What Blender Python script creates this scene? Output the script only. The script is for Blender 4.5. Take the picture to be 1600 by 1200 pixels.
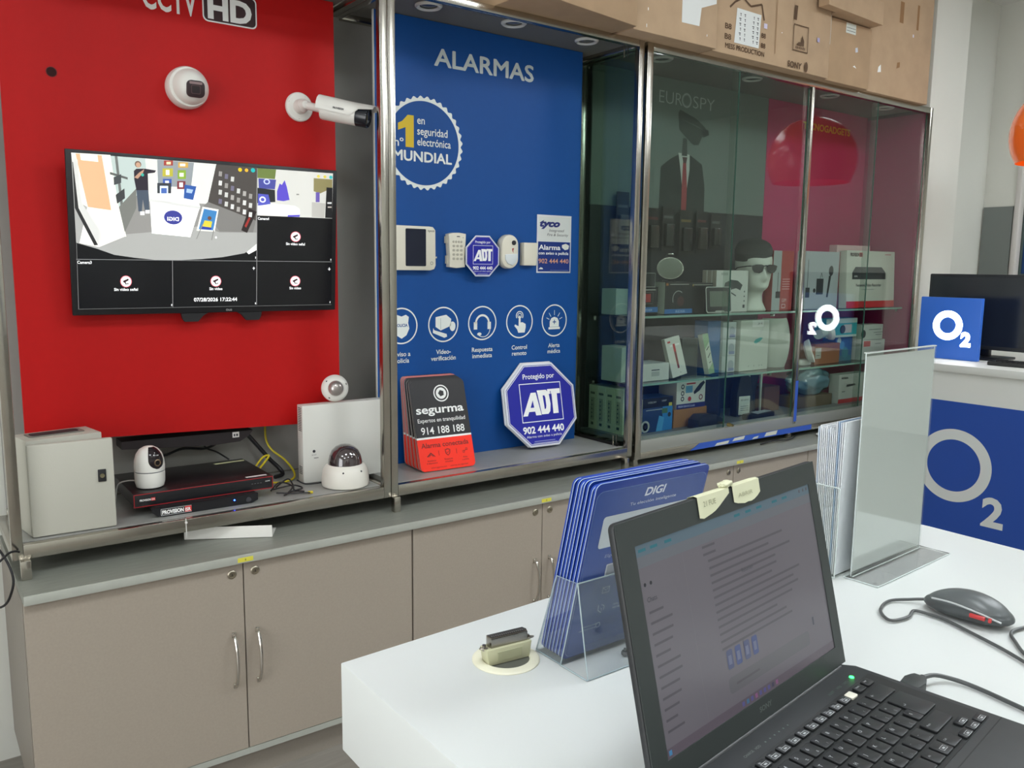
import bpy, bmesh, math, random
from mathutils import Matrix, Vector, Euler

for o in list(bpy.data.objects):
    bpy.data.objects.remove(o)
SC = bpy.context.scene
COL = SC.collection
random.seed(11)
PI = math.pi

# ---------------------------------------------------------------- camera
cam_data = bpy.data.cameras.new('camera')
cam = bpy.data.objects.new('camera', cam_data)
COL.objects.link(cam)
cam_data.sensor_width = 36.0
cam_data.lens = 29.4975
cam_data.clip_start = 0.02
Xa = Vector((0.80695308, 0.07287166, -0.58610276))
Ya = Vector((-0.59050515, 0.11873181, -0.79825211))
Za = Vector((0.01141908, 0.99024869, 0.13884209))
m = Matrix((Xa, Ya, Za)).to_4x4()
m.translation = Vector((0, 0, 1.53))
cam.matrix_world = m
SC.camera = cam

# ---------------------------------------------------------------- exposure, world
SC.view_settings.view_transform = 'Standard'
SC.view_settings.look = 'None'
SC.view_settings.gamma = 1.0
SC.view_settings.use_curve_mapping = False
SC.view_settings.exposure = 0.0
W = bpy.data.worlds.new('world')
SC.world = W
W.use_nodes = True
W.node_tree.nodes['Background'].inputs[0].default_value = (0.80, 0.90, 1.0, 1)
W.node_tree.nodes['Background'].inputs[1].default_value = 1.0

# daylight through the shop front at the left (the street side)
ld = bpy.data.lights.new('daylight', 'AREA')
ld.shape = 'RECTANGLE'
ld.size = 3.4
ld.size_y = 2.3
ld.energy = DAY_E = 110
ld.color = (1.0, 0.985, 0.96)
lo = bpy.data.objects.new('daylight', ld)
lo.location = (-2.75, -0.4, 1.45)
lo.rotation_euler = (0, math.radians(-90), 0)
COL.objects.link(lo)
LAMP_STRENGTH = 19.0       # emission of the ceiling panels built further down

# ---------------------------------------------------------------- materials
def lin(h):
    if isinstance(h, (tuple, list)):
        return tuple(h) + (1,) if len(h) == 3 else tuple(h)
    c = [int(h[i:i + 2], 16) / 255 for i in (0, 2, 4)]
    return tuple((x / 12.92 if x <= 0.04045 else ((x + 0.055) / 1.055) ** 2.4) for x in c) + (1,)

MATS = {}
def mat(color, rough=0.5, metal=0.0, emit=0.0, noise=0.0, scale=30.0, spec=0.5, coat=0.0, stretch=None, bump=0.0, key=None):
    k = key or (color, rough, metal, emit, noise, scale, spec, coat, stretch, bump)
    if k in MATS:
        return MATS[k]
    M = bpy.data.materials.new('m_%s' % (color if isinstance(color, str) else 'c'))
    M.use_nodes = True
    nt = M.node_tree
    b = nt.nodes['Principled BSDF']
    c = lin(color)
    b.inputs['Base Color'].default_value = c
    b.inputs['Roughness'].default_value = rough
    b.inputs['Metallic'].default_value = metal
    b.inputs['Specular IOR Level'].default_value = spec
    b.inputs['Coat Weight'].default_value = coat
    b.inputs['Coat Roughness'].default_value = 0.05
    if emit:
        b.inputs['Emission Color'].default_value = c
        b.inputs['Emission Strength'].default_value = emit
    if noise or bump:
        tc = nt.nodes.new('ShaderNodeTexCoord')
        mp = nt.nodes.new('ShaderNodeMapping')
        nz = nt.nodes.new('ShaderNodeTexNoise')
        nz.inputs['Scale'].default_value = scale
        nz.inputs['Detail'].default_value = 6
        if stretch:
            mp.inputs['Scale'].default_value = stretch
        nt.links.new(tc.outputs['Object'], mp.inputs['Vector'])
        nt.links.new(mp.outputs['Vector'], nz.inputs['Vector'])
        if noise:
            r = nt.nodes.new('ShaderNodeValToRGB')
            r.color_ramp.elements[0].position = 0.3
            r.color_ramp.elements[1].position = 0.7
            r.color_ramp.elements[0].color = tuple(x * (1 - noise) for x in c[:3]) + (1,)
            r.color_ramp.elements[1].color = tuple(min(1, x * (1 + noise)) for x in c[:3]) + (1,)
            nt.links.new(nz.outputs['Fac'], r.inputs['Fac'])
            nt.links.new(r.outputs['Color'], b.inputs['Base Color'])
        if bump:
            bp = nt.nodes.new('ShaderNodeBump')
            bp.inputs['Strength'].default_value = bump
            bp.inputs['Distance'].default_value = 0.002
            nt.links.new(nz.outputs['Fac'], bp.inputs['Height'])
            nt.links.new(bp.outputs['Normal'], b.inputs['Normal'])
    MATS[k] = M
    return M

def glass(tint='e8f4f0', base=0.045, rough=0.0, milk=0.0, key=None):
    k = ('glass', tint, base, rough, milk)
    if k in MATS:
        return MATS[k]
    M = bpy.data.materials.new('m_glass')
    M.use_nodes = True
    nt = M.node_tree
    nt.nodes.clear()
    out = nt.nodes.new('ShaderNodeOutputMaterial')
    tr = nt.nodes.new('ShaderNodeBsdfTransparent')
    tr.inputs[0].default_value = lin(tint)
    gl = nt.nodes.new('ShaderNodeBsdfGlossy')
    gl.inputs['Roughness'].default_value = rough
    lw = nt.nodes.new('ShaderNodeLayerWeight')
    lw.inputs['Blend'].default_value = 0.5
    p = nt.nodes.new('ShaderNodeMath'); p.operation = 'POWER'; p.inputs[1].default_value = 5
    ma = nt.nodes.new('ShaderNodeMath'); ma.operation = 'MULTIPLY_ADD'
    ma.inputs[1].default_value = 1 - base; ma.inputs[2].default_value = base
    mx = nt.nodes.new('ShaderNodeMixShader')
    nt.links.new(lw.outputs['Facing'], p.inputs[0])
    nt.links.new(p.outputs[0], ma.inputs[0])
    nt.links.new(ma.outputs[0], mx.inputs[0])
    src = tr
    if milk:
        df = nt.nodes.new('ShaderNodeBsdfDiffuse'); df.inputs[0].default_value = lin('e8eeec')
        m2 = nt.nodes.new('ShaderNodeMixShader'); m2.inputs[0].default_value = milk
        nt.links.new(tr.outputs[0], m2.inputs[1]); nt.links.new(df.outputs[0], m2.inputs[2])
        src = m2
    nt.links.new(src.outputs[0], mx.inputs[1])
    nt.links.new(gl.outputs[0], mx.inputs[2])
    nt.links.new(mx.outputs[0], out.inputs[0])
    MATS[k] = M
    return M

# ---------------------------------------------------------------- geometry builder
_txt_cache = {}
def text_geo(s, bold=0.0, shear=0.0):
    k = (s, bold, shear)
    if k in _txt_cache:
        return _txt_cache[k]
    cu = bpy.data.curves.new('t', 'FONT')
    cu.body = s
    cu.size = 1.0
    wide = bold if (bold > 0 and 'M' in s) else 0      # the built-in offset breaks this letter's outline
    cu.offset = 0 if wide else bold
    cu.shear = shear
    cu.resolution_u = 3
    ob = bpy.data.objects.new('t', cu)
    COL.objects.link(ob)
    bpy.context.view_layer.update()
    me = bpy.data.meshes.new_from_object(ob.evaluated_get(bpy.context.evaluated_depsgraph_get()))
    vs = [(v.co.x, v.co.y, 0.0) for v in me.vertices]
    fs = [tuple(p.vertices) for p in me.polygons]
    bpy.data.objects.remove(ob)
    bpy.data.curves.remove(cu)
    bpy.data.meshes.remove(me)
    if wide:       # heavier strokes: the same letters laid eight times around their place
        n0 = len(vs); base = list(vs); bf = list(fs)
        for j in range(8):
            dx, dy = wide * math.cos(j * PI / 4), wide * math.sin(j * PI / 4)
            vs += [(x + dx, y + dy, .12 * (j + 1)) for x, y, _d in base]
            fs += [tuple(i + n0 * (j + 1) for i in f) for f in bf]
    _txt_cache[k] = (vs, fs)
    return vs, fs

class MB:
    def __init__(s):
        s.v = []; s.f = []; s.mi = []; s.mats = []; s.sm = []
        s.place()
    def _m(s, m):
        if isinstance(m, str):
            m = mat(m)
        if m not in s.mats:
            s.mats.append(m)
        return s.mats.index(m)
    def add(s, vs, fs, m, T=None, sm=True):
        i = s._m(m); n = len(s.v)
        if T is not None:
            vs = [T @ Vector(v) for v in vs]
        s.v += [tuple(v) for v in vs]
        for f in fs:
            s.f.append(tuple(a + n for a in f)); s.mi.append(i); s.sm.append(sm)
        return s
    def add_bm(s, bm, m, T=None):
        bm.verts.index_update()
        s.add([v.co.copy() for v in bm.verts], [[v.index for v in f.verts] for f in bm.faces], m, T)
        bm.free()
        return s
    # --- solids
    def box(s, x0, x1, y0, y1, z0, z1, m, bev=0.0, seg=2, T=None):
        bm = bmesh.new()
        bmesh.ops.create_cube(bm, size=1.0)
        for v in bm.verts:
            v.co = Vector(((x0 + x1) / 2 + v.co.x * (x1 - x0), (y0 + y1) / 2 + v.co.y * (y1 - y0), (z0 + z1) / 2 + v.co.z * (z1 - z0)))
        if bev:
            bmesh.ops.bevel(bm, geom=bm.edges[:], offset=bev, segments=seg, profile=0.5, affect='EDGES', clamp_overlap=True)
        return s.add_bm(bm, m, T)
    def lathe(s, prof, m, c=(0, 0, 0), axis=(0, 0, 1), seg=32, cap=True, sx=1, sy=1):
        q = Vector((0, 0, 1)).rotation_difference(Vector(axis).normalized()).to_matrix().to_4x4()
        T = Matrix.Translation(Vector(c)) @ q
        vs = []; fs = []; n = len(prof)
        for r, z in prof:
            for k in range(seg):
                a = 2 * PI * k / seg
                vs.append((r * math.cos(a) * sx, r * math.sin(a) * sy, z))
        for i in range(n - 1):
            for k in range(seg):
                k2 = (k + 1) % seg
                fs.append((i * seg + k, i * seg + k2, (i + 1) * seg + k2, (i + 1) * seg + k))
        if cap:
            fs.append(tuple(range(seg))[::-1]); fs.append(tuple((n - 1) * seg + k for k in range(seg)))
        return s.add(vs, fs, m, T)
    def cyl(s, p0, p1, r, m, seg=20, r1=None):
        p0 = Vector(p0); p1 = Vector(p1); L = (p1 - p0).length
        return s.lathe([(r, 0), (r if r1 is None else r1, L)], m, p0, (p1 - p0), seg)
    def tube(s, pts, r, m, seg=8, sub=6):
        P = [Vector(p) for p in pts]
        if sub > 1 and len(P) > 2:
            Q = [P[0]] + P + [P[-1]]
            out = []
            for i in range(1, len(Q) - 2):
                a, b, c, d = Q[i - 1], Q[i], Q[i + 1], Q[i + 2]
                for k in range(sub):
                    t = k / sub
                    out.append(0.5 * ((2 * b) + (c - a) * t + (2 * a - 5 * b + 4 * c - d) * t * t + (3 * b - a - 3 * c + d) * t ** 3))
            out.append(P[-1])
            P = out
        vs = []; fs = []; n = len(P)
        up = Vector((0, 0, 1)); prev = None
        for i, p in enumerate(P):
            d = (P[min(i + 1, n - 1)] - P[max(i - 1, 0)]).normalized()
            if prev is None:
                u = d.cross(up)
                if u.length < 0.01: u = d.cross(Vector((1, 0, 0)))
            else:
                u = prev - d * prev.dot(d)
            u.normalize(); prev = u
            w = d.cross(u)
            for k in range(seg):
                a = 2 * PI * k / seg
                vs.append(p + u * math.cos(a) * r + w * math.sin(a) * r)
        for i in range(n - 1):
            for k in range(seg):
                k2 = (k + 1) % seg
                fs.append((i * seg + k, i * seg + k2, (i + 1) * seg + k2, (i + 1) * seg + k))
        fs.append(tuple(range(seg))[::-1]); fs.append(tuple((n - 1) * seg + k for k in range(seg)))
        return s.add(vs, fs, m)
    def prism(s, pts, y0, y1, m, axis='y', bev=0.0, T=None):
        """outline (u, v) extruded from y0 to y1 along an axis: y -> (u, y, v), z -> (u, v, y), x -> (y, u, v)"""
        f = {'y': lambda u, v, d: (u, d, v), 'z': lambda u, v, d: (u, v, d), 'x': lambda u, v, d: (d, u, v)}[axis]
        bm = bmesh.new()
        a = [bm.verts.new(f(u, v, y0)) for u, v in pts]
        b = [bm.verts.new(f(u, v, y1)) for u, v in pts]
        n = len(pts)
        bm.faces.new(a); bm.faces.new(b[::-1])
        for i in range(n):
            bm.faces.new((a[(i + 1) % n], a[i], b[i], b[(i + 1) % n]))
        bmesh.ops.recalc_face_normals(bm, faces=bm.faces[:])
        if bev:
            es = [e for e in bm.edges if len(e.link_faces) == 2 and any(len(fc.verts) == n and n > 4 for fc in e.link_faces)] if n > 4 else bm.edges[:]
            bmesh.ops.bevel(bm, geom=es, offset=bev, segments=2, profile=0.5, affect='EDGES', clamp_overlap=True)
        return s.add_bm(bm, m, T)
    # --- flat print: 2D shapes laid on a face
    def place(s, o=(0, 0, 0), plane='xz', step=0.0003):
        s.o = Vector(o); s.pl = plane; s.step = step
        return s
    def _p(s, u, v, l):
        d = l * s.step
        o = s.o
        if s.pl == 'xz': return (o.x + u, o.y - d, o.z + v)
        if s.pl == 'xy': return (o.x + u, o.y + v, o.z + d)
        if s.pl == '-x': return (o.x - d, o.y - u, o.z + v)
        if s.pl == '+y': return (o.x - u, o.y + d, o.z + v)
    def poly(s, pts, m, l=1):
        return s.add([s._p(u, v, l) for u, v in pts], [tuple(range(len(pts)))], m, None, False)
    def rect(s, x, y, w, h, m, l=1):
        return s.poly([(x, y), (x + w, y), (x + w, y + h), (x, y + h)], m, l)
    def rrect(s, x, y, w, h, r, m, l=1):
        return s.poly(rr(x, y, w, h, r), m, l)
    def disc(s, x, y, r, m, l=1, ry=None, seg=32):
        ry = ry or r
        return s.poly([(x + r * math.cos(2 * PI * k / seg), y + ry * math.sin(2 * PI * k / seg)) for k in range(seg)], m, l)
    def ring(s, x, y, r0, r1, m, l=1, seg=48, a0=0, a1=2 * PI, wob=0, nw=0, sy=1.0):
        vs = []; fs = []
        full = abs(a1 - a0 - 2 * PI) < 1e-6
        for k in range(seg + 1):
            a = a0 + (a1 - a0) * k / seg
            R = r1 + (wob * (0.5 - 0.5 * math.cos(nw * (a - a0))) if wob else 0)
            vs.append(s._p(x + r0 * math.cos(a), y + r0 * math.sin(a) * sy, l)); vs.append(s._p(x + R * math.cos(a), y + R * math.sin(a) * sy, l))
        for k in range(seg):
            fs.append((2 * k, 2 * k + 1, 2 * k + 3, 2 * k + 2))
        return s.add(vs, fs, m, None, False)
    def frame(s, x, y, w, h, t, m, l=1):
        s.rect(x, y, w, t, m, l); s.rect(x, y + h - t, w, t, m, l)
        s.rect(x, y + t, t, h - 2 * t, m, l); return s.rect(x + w - t, y + t, t, h - 2 * t, m, l)
    def line(s, pts, w, m, l=1):
        for (x0, y0), (x1, y1) in zip(pts[:-1], pts[1:]):
            d = Vector((x1 - x0, y1 - y0)); L = d.length or 1e-6; n = Vector((-d.y, d.x)) / L * w / 2
            s.poly([(x0 + n.x, y0 + n.y), (x0 - n.x, y0 - n.y), (x1 - n.x, y1 - n.y), (x1 + n.x, y1 + n.y)], m, l)
        return s
    def text(s, t, x, y, h, m, w=None, align='l', l=2, bold=0.0, shear=0.0, mirror=False, rot=0.0):
        """h: height of the capitals; w: total width (stretches); x, y: baseline start (or centre)"""
        vs, fs = text_geo(t, bold, shear)
        if not vs: return s
        x0 = min(v[0] for v in vs); x1 = max(v[0] for v in vs)
        k = h / 0.73
        kx = k if w is None else w / (x1 - x0)
        W_ = (x1 - x0) * kx
        ox = x if align == 'l' else (x - W_ / 2 if align == 'c' else x - W_)
        ca, sa = math.cos(rot), math.sin(rot)
        out = []
        for a, b, dl in vs:
            u = (a - x0) * kx; v = b * k
            if mirror: u = W_ - u
            u += ox - x
            out.append(s._p(x + u * ca - v * sa, y + u * sa + v * ca, l + dl))
        return s.add(out, fs, m, None, False)
    def build(s, name, parent=None, loc=None, rot=None, world=False, sharp=35):
        me = bpy.data.meshes.new(name)
        vs = s.v
        if world:
            M = Matrix.Identity(4)
            p = parent
            while p is not None:
                M = p.matrix_basis @ M if p.parent is None else M
                p = p.parent
            if parent is None and loc is not None:
                M = Matrix.Translation(Vector(loc))
            Mi = M.inverted()
            vs = [Mi @ Vector(v) for v in vs]
        me.from_pydata([tuple(v) for v in vs], [], s.f)
        for mt in s.mats: me.materials.append(mt)
        me.polygons.foreach_set('material_index', s.mi)
        me.polygons.foreach_set('use_smooth', s.sm)
        me.update()
        me.set_sharp_from_angle(angle=math.radians(sharp))
        o = bpy.data.objects.new(name, me)
        COL.objects.link(o)
        if parent is not None:
            o.parent = parent
        elif loc is not None:
            o.location = loc
        if rot is not None:
            o.rotation_euler = rot
        return o

def rr(x, y, w, h, r, n=5):
    pts = []
    for cx, cy, a in ((x + w - r, y + r, -90), (x + w - r, y + h - r, 0), (x + r, y + h - r, 90), (x + r, y + r, 180)):
        for k in range(n + 1):
            t = math.radians(a + 90 * k / n)
            pts.append((cx + r * math.cos(t), cy + r * math.sin(t)))
    return pts

def thing(name, label, cat, loc=(0, 0, 0), rot=(0, 0, 0), group=None):
    o = bpy.data.objects.new(name, None)
    o.empty_display_size = 0.05
    COL.objects.link(o)
    o.location = loc
    o.rotation_euler = rot
    o['label'] = label; o['category'] = cat
    if group: o['group'] = group
    return o

def tag(o, label, cat, group=None, kind=None):
    o['label'] = label; o['category'] = cat
    if group: o['group'] = group
    if kind: o['kind'] = kind
    return o

def struct(o):
    o['kind'] = 'structure'
    return o

def kids(o):
    return [c for c in bpy.data.objects if c.parent == o]

def copy_tree(o, parent=None, **kw):
    c = o.copy()
    COL.objects.link(c)
    c.parent = parent
    for ch in kids(o):
        copy_tree(ch, c)
    for k, v in kw.items():
        if k == 'label': c['label'] = v
        else: setattr(c, k, v)
    return c

# common materials
STEEL = mat('b9b4aa', 0.22, 1.0, noise=0.06, scale=8, key='steel')
WHITE_P = mat('e6e4dd', 0.4, key='white_plastic')
BEIGE_P = mat('dcd7c6', 0.45, key='beige_plastic')
BLACK_P = mat('16161a', 0.35, key='black_plastic')
BLACK_M = mat('1b1b1e', 0.6, key='black_matt')
RUBBER = mat('141416', 0.5, key='rubber')
INK = mat('26262c', 0.6, key='ink')
WHITE_INK = mat('f2f2f0', 0.5, key='white_ink')
CARTON = mat('ba9e80', 0.8, noise=0.06, scale=12, key='carton')
CARTON2 = mat('b09374', 0.8, noise=0.07, scale=9, key='carton2')
TV_SHAPES = [
  ('a9a9a6', [(-0.0, 1.0), (0.672, 0.9981), (0.669, 0.4449), (0.6179, 0.388), (0.5304, 0.3575), (0.4454, 0.3415), (0.3628, 0.332), (0.2825, 0.3303), (0.2046, 0.3432), (0.129, 0.3616), (0.0706, 0.3999), (0.0027, 0.4355)]),
  ('8f8d8a', [(0.1285, 0.9992), (0.672, 0.9981), (0.6695, 0.5392), (0.5193, 0.531), (0.4524, 0.5727), (0.2544, 0.5166), (0.162, 0.4972)]),
  ('e6e5df', [(-0.0, 1.0), (0.1286, 1.0047), (0.1731, 0.4833), (0.0805, 0.5071), (0.0445, 0.6664), (0.0131, 0.6984)]),
  ('e9e7e2', [(0.0445, 0.6664), (0.1243, 0.649), (0.1709, 0.4861), (0.0782, 0.4102), (0.0134, 0.4332)]),
  ('deb48a', [(0.0139, 0.9966), (0.0994, 0.9978), (0.1243, 0.6518), (0.0466, 0.6665)]),
  ('f0ece4', [(0.028, 0.9986), (0.085, 0.9985), (0.0875, 0.9549), (0.0305, 0.9582)]),
  ('2a2a2a', [(0.0027, 0.9436), (0.0083, 0.9443), (0.0156, 0.657), (0.0748, 0.4243), (0.0623, 0.421), (0.0035, 0.656)]),
  ('d6d6d2', [(0.0034, 0.9708), (0.0199, 0.9595), (0.0238, 0.6993), (0.0878, 0.5075), (0.0748, 0.4243), (0.0156, 0.657)]),
  ('b9c6c2', [(0.1285, 0.9992), (0.248, 1.0004), (0.26, 0.8211), (0.1699, 0.691), (0.1509, 0.6752)]),
  ('6c6f6c', [(0.1432, 0.9998), (0.152, 0.9997), (0.166, 0.6836), (0.1569, 0.68)]),
  ('5a5d5a', [(0.1247, 0.8974), (0.1849, 0.8696), (0.1846, 0.8555), (0.1244, 0.8821)]),
  ('44484a', [(0.1365, 0.864), (0.1629, 0.8881), (0.1617, 0.8318), (0.1369, 0.815)]),
  ('3c3e40', [(0.1414, 0.7522), (0.1722, 0.7976), (0.1731, 0.734), (0.1453, 0.696)]),
  ('777873', [(0.1509, 0.6752), (0.2137, 0.802), (0.2112, 0.6731), (0.1684, 0.5119)]),
  ('dcdcd8', [(0.248, 1.0004), (0.5115, 0.9998), (0.4792, 0.7251), (0.2582, 0.7203)]),
  ('90969a', [(0.2903, 0.9991), (0.425, 0.9971), (0.4122, 0.83), (0.2911, 0.8273)]),
  ('a04038', [(0.3143, 0.9967), (0.3474, 1.0012), (0.3469, 0.968), (0.3138, 0.9637)]),
  ('e8e0b0', [(0.3236, 0.9893), (0.3393, 0.9915), (0.3391, 0.9742), (0.3233, 0.9721)]),
  ('b8b040', [(0.3088, 0.9444), (0.3466, 0.9492), (0.3457, 0.8956), (0.3079, 0.8911)]),
  ('f0f0e0', [(0.3203, 0.9358), (0.3337, 0.9375), (0.3332, 0.9042), (0.3198, 0.9026)]),
  ('c8a050', [(0.3663, 0.9922), (0.4032, 0.9971), (0.4026, 0.9607), (0.3657, 0.956)]),
  ('f0e8d8', [(0.3725, 0.9843), (0.3926, 0.987), (0.3923, 0.9695), (0.3723, 0.9669)]),
  ('86a838', [(0.3639, 0.9398), (0.3943, 0.9436), (0.3935, 0.8852), (0.363, 0.8817)]),
  ('e8f0d0', [(0.37, 0.9232), (0.386, 0.9251), (0.3857, 0.8989), (0.3696, 0.897)]),
  ('3858a8', [(0.3092, 0.8755), (0.3407, 0.8791), (0.3399, 0.8268), (0.3083, 0.8234)]),
  ('e0e0f0', [(0.3168, 0.8648), (0.331, 0.8664), (0.3305, 0.8374), (0.3163, 0.8358)]),
  ('7a3038', [(0.3612, 0.8669), (0.3917, 0.8703), (0.3909, 0.8175), (0.3604, 0.8143)]),
  ('e8e0e0', [(0.3682, 0.859), (0.3827, 0.8606), (0.3822, 0.8283), (0.3678, 0.8268)]),
  ('4a4542', [(0.5098, 0.9995), (0.672, 0.9981), (0.6655, 0.6249), (0.4752, 0.7397)]),
  ('7d7b78', [(0.4752, 0.7397), (0.6655, 0.6249), (0.6543, 0.5384), (0.5194, 0.5387), (0.454, 0.7005)]),
  ('2a2222', [(0.6059, 0.5512), (0.6377, 0.708), (0.6694, 0.6874), (0.6295, 0.5339)]),
  ('98302c', [(0.6192, 0.583), (0.6373, 0.6462), (0.6443, 0.639), (0.6262, 0.571)]),
  ('eeeeec', [(0.2601, 0.7421), (0.291, 0.8216), (0.4247, 0.7915), (0.4458, 0.7042)]),
  ('d5d5d2', [(0.2601, 0.7421), (0.4458, 0.7042), (0.4439, 0.6847), (0.2605, 0.7205)]),
  ('f4f4f2', [(0.2605, 0.7205), (0.4414, 0.686), (0.4059, 0.4918), (0.2636, 0.5098)]),
  ('3a3e90', 'c', (0.343, 0.6221), 0.0338, 0.0474),
  ('383c42', [(0.2883, 0.8458), (0.3387, 0.8513), (0.3376, 0.7829), (0.2872, 0.7779)]),
  ('dfe8f4', [(0.2974, 0.828), (0.3273, 0.8312), (0.3261, 0.7584), (0.2961, 0.7556)]),
  ('4a68b0', [(0.3018, 0.8141), (0.3223, 0.8162), (0.3217, 0.7813), (0.3013, 0.7793)]),
  ('3058a0', [(0.3881, 0.8465), (0.4319, 0.8395), (0.4192, 0.7465), (0.3836, 0.7551)]),
  ('a8c0e0', [(0.3958, 0.821), (0.4201, 0.8161), (0.4141, 0.7904), (0.3938, 0.7943)]),
  ('6c5448', 'c', (0.2221, 0.9588), 0.0114, 0.0212),
  ('c09a80', 'c', (0.2228, 0.9547), 0.0084, 0.017),
  ('2c2630', [(0.2069, 0.9146), (0.2163, 0.9298), (0.2467, 0.9337), (0.2851, 0.9271), (0.2802, 0.9122), (0.2554, 0.9035), (0.2557, 0.7949), (0.2135, 0.7906), (0.2073, 0.8581)]),
  ('b89078', [(0.2075, 0.8723), (0.2249, 0.9055), (0.2436, 0.9305), (0.2385, 0.9043), (0.2195, 0.8651)]),
  ('39b0a0', 'c', (0.2368, 0.8927), 0.0054, 0.0099),
  ('4a5462', [(0.2135, 0.7906), (0.2557, 0.7949), (0.257, 0.6551), (0.2415, 0.6539), (0.2353, 0.7326), (0.2299, 0.653), (0.2184, 0.6521)]),
  ('e8e8e8', [(0.2245, 0.6526), (0.2399, 0.6538), (0.2395, 0.6291), (0.224, 0.628)]),
  ('e8e8e8', [(0.2432, 0.6641), (0.2587, 0.6654), (0.2583, 0.6421), (0.2428, 0.641)]),
  ('e4e4e0', [(0.4541, 0.7049), (0.5167, 0.6905), (0.4998, 0.5345), (0.4296, 0.5382)]),
  ('3f7fb8', [(0.4597, 0.6904), (0.5098, 0.6779), (0.494, 0.5449), (0.438, 0.5492)]),
  ('d8c840', [(0.4612, 0.6109), (0.4905, 0.6054), (0.4858, 0.5626), (0.4524, 0.5697)]),
  ('6a4838', 'c', (0.4806, 0.6274), 0.0076, 0.0136),
  ('3040a0', [(0.4482, 0.5694), (0.4883, 0.5628), (0.4865, 0.5475), (0.4439, 0.5511)]),
  ('888884', [(0.4526, 0.5878), (0.4568, 0.588), (0.4305, 0.4809), (0.4272, 0.4808)]),
  ('888884', [(0.494, 0.5449), (0.4982, 0.5451), (0.489, 0.476), (0.4857, 0.4759)]),
  ('f0f0f0', 'c', (0.5045, 0.4951), 0.0042, 0.0077),
  ('e0c020', 'c', (0.6029, 0.9742), 0.0078, 0.0136),
  ('e8b030', 'c', (0.6289, 0.9744), 0.007, 0.0121),
  ('20b0b0', 'c', (0.6551, 0.9777), 0.0088, 0.0152),
  ('ecece8', [(0.6691, 0.4575), (0.6688, 0.4133), (0.6356, 0.3807), (0.6268, 0.3962)]),
  ('d2d1cb', [(0.6737, 0.9953), (1.0, 1.0), (0.9987, 0.664), (0.6719, 0.6611)]),
  ('6a7a40', [(0.6737, 0.9953), (0.7506, 0.9958), (0.7458, 0.9273), (0.6734, 0.9266)]),
  ('4a4e98', [(0.6769, 0.9239), (0.7504, 0.9231), (0.7456, 0.8543), (0.6783, 0.8535)]),
  ('c8d0ff', 'c', (0.7115, 0.9048), 0.0135, 0.02),
  ('4a4e98', 'c', (0.7115, 0.9048), 0.0081, 0.0123),
  ('26282c', [(0.673, 0.8575), (0.7456, 0.8497), (0.7472, 0.764), (0.6724, 0.7496)]),
  ('5458b8', [(0.6754, 0.8163), (0.7184, 0.8143), (0.7289, 0.7343), (0.675, 0.7297)]),
  ('f0f0ff', 'c', (0.694, 0.7763), 0.0134, 0.0217),
  ('5458b8', 'c', (0.694, 0.7763), 0.008, 0.0124),
  ('5a4cc0', [(0.7547, 0.8428), (0.7657, 0.8985), (0.7749, 0.8886), (0.7868, 0.9242), (0.796, 0.8784), (0.8079, 0.7852), (0.782, 0.7734), (0.7545, 0.7772)]),
  ('efeeea', [(0.6723, 0.7295), (0.7362, 0.7505), (0.833, 0.7431), (0.8537, 0.7178), (0.8518, 0.6681), (0.672, 0.6674)]),
  ('5a50c0', [(0.8003, 0.6738), (0.8537, 0.681), (0.8518, 0.6649), (0.8003, 0.6611)]),
  ('8a8a84', [(0.8377, 0.8323), (0.8489, 0.8334), (0.849, 0.8239), (0.8377, 0.8228)]),
  ('b8b6b0', [(0.9059, 0.7782), (0.9668, 0.7739), (0.9623, 0.6664), (0.9061, 0.6688)]),
  ('8a8258', [(0.9132, 0.9545), (0.9973, 0.9547), (0.9976, 0.8918), (0.9423, 0.8458), (0.9134, 0.859)]),
  ('6858a8', [(0.923, 0.8519), (0.9403, 0.8537), (0.9405, 0.7813), (0.9232, 0.7798)]),
  ('1c1c1e', [(0.9712, 0.8938), (0.9986, 0.8935), (0.9987, 0.6657), (0.9662, 0.6666)]),
  ('d8d8d8', [(0.9756, 0.7844), (0.9952, 0.7862), (0.9952, 0.7732), (0.9756, 0.7715)]),
  ('c0b8b0', [(0.9776, 0.7522), (0.9953, 0.7537), (0.9954, 0.7439), (0.9777, 0.7424)]),
  ('d8c850', 'c', (0.9342, 0.9697), 0.0067, 0.0111),
  ('d8c850', 'c', (0.9631, 0.9699), 0.0068, 0.0112),
  ('40b8b8', 'c', (0.9904, 0.9699), 0.0078, 0.0128),
  ('8c8c8c', [(0.6711, 0.9949), (0.6733, 0.9952), (0.668, 0.0133), (0.6658, 0.0134)]),
  ('8c8c8c', [(-0.0, 0.331), (0.9994, 0.3362), (0.9994, 0.3329), (-0.0001, 0.3275)]),
  ('8c8c8c', [(0.3353, 0.3329), (0.3373, 0.333), (0.3342, 0.0034), (0.3325, 0.0034)]),
  ('707070', [(0.0026, 0.4327), (0.0041, 0.4328), (0.0015, 0.0028), (-0.0007, 0.0029)]),
  ('606060', [(0.0002, 0.0058), (1.0, 0.0051), (1.0, 0.0017), (0.0001, 0.0022)]),
  ('ffffff', [(0.651, 0.283), (0.6609, 0.2831), (0.6609, 0.2784), (0.651, 0.2782)]),
  ('ffffff', [(0.6547, 0.291), (0.6574, 0.291), (0.6572, 0.2688), (0.6545, 0.2687)]),
  ('ffffff', [(0.9827, 0.2807), (0.9936, 0.2809), (0.9937, 0.2759), (0.9827, 0.2757)]),
  ('ffffff', [(0.9866, 0.2908), (0.9896, 0.2909), (0.9897, 0.2674), (0.9867, 0.2674)]),
  ('ffffff', [(0.9933, 0.3578), (0.9963, 0.3579), (0.9963, 0.3445), (0.9933, 0.3445)]),
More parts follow.
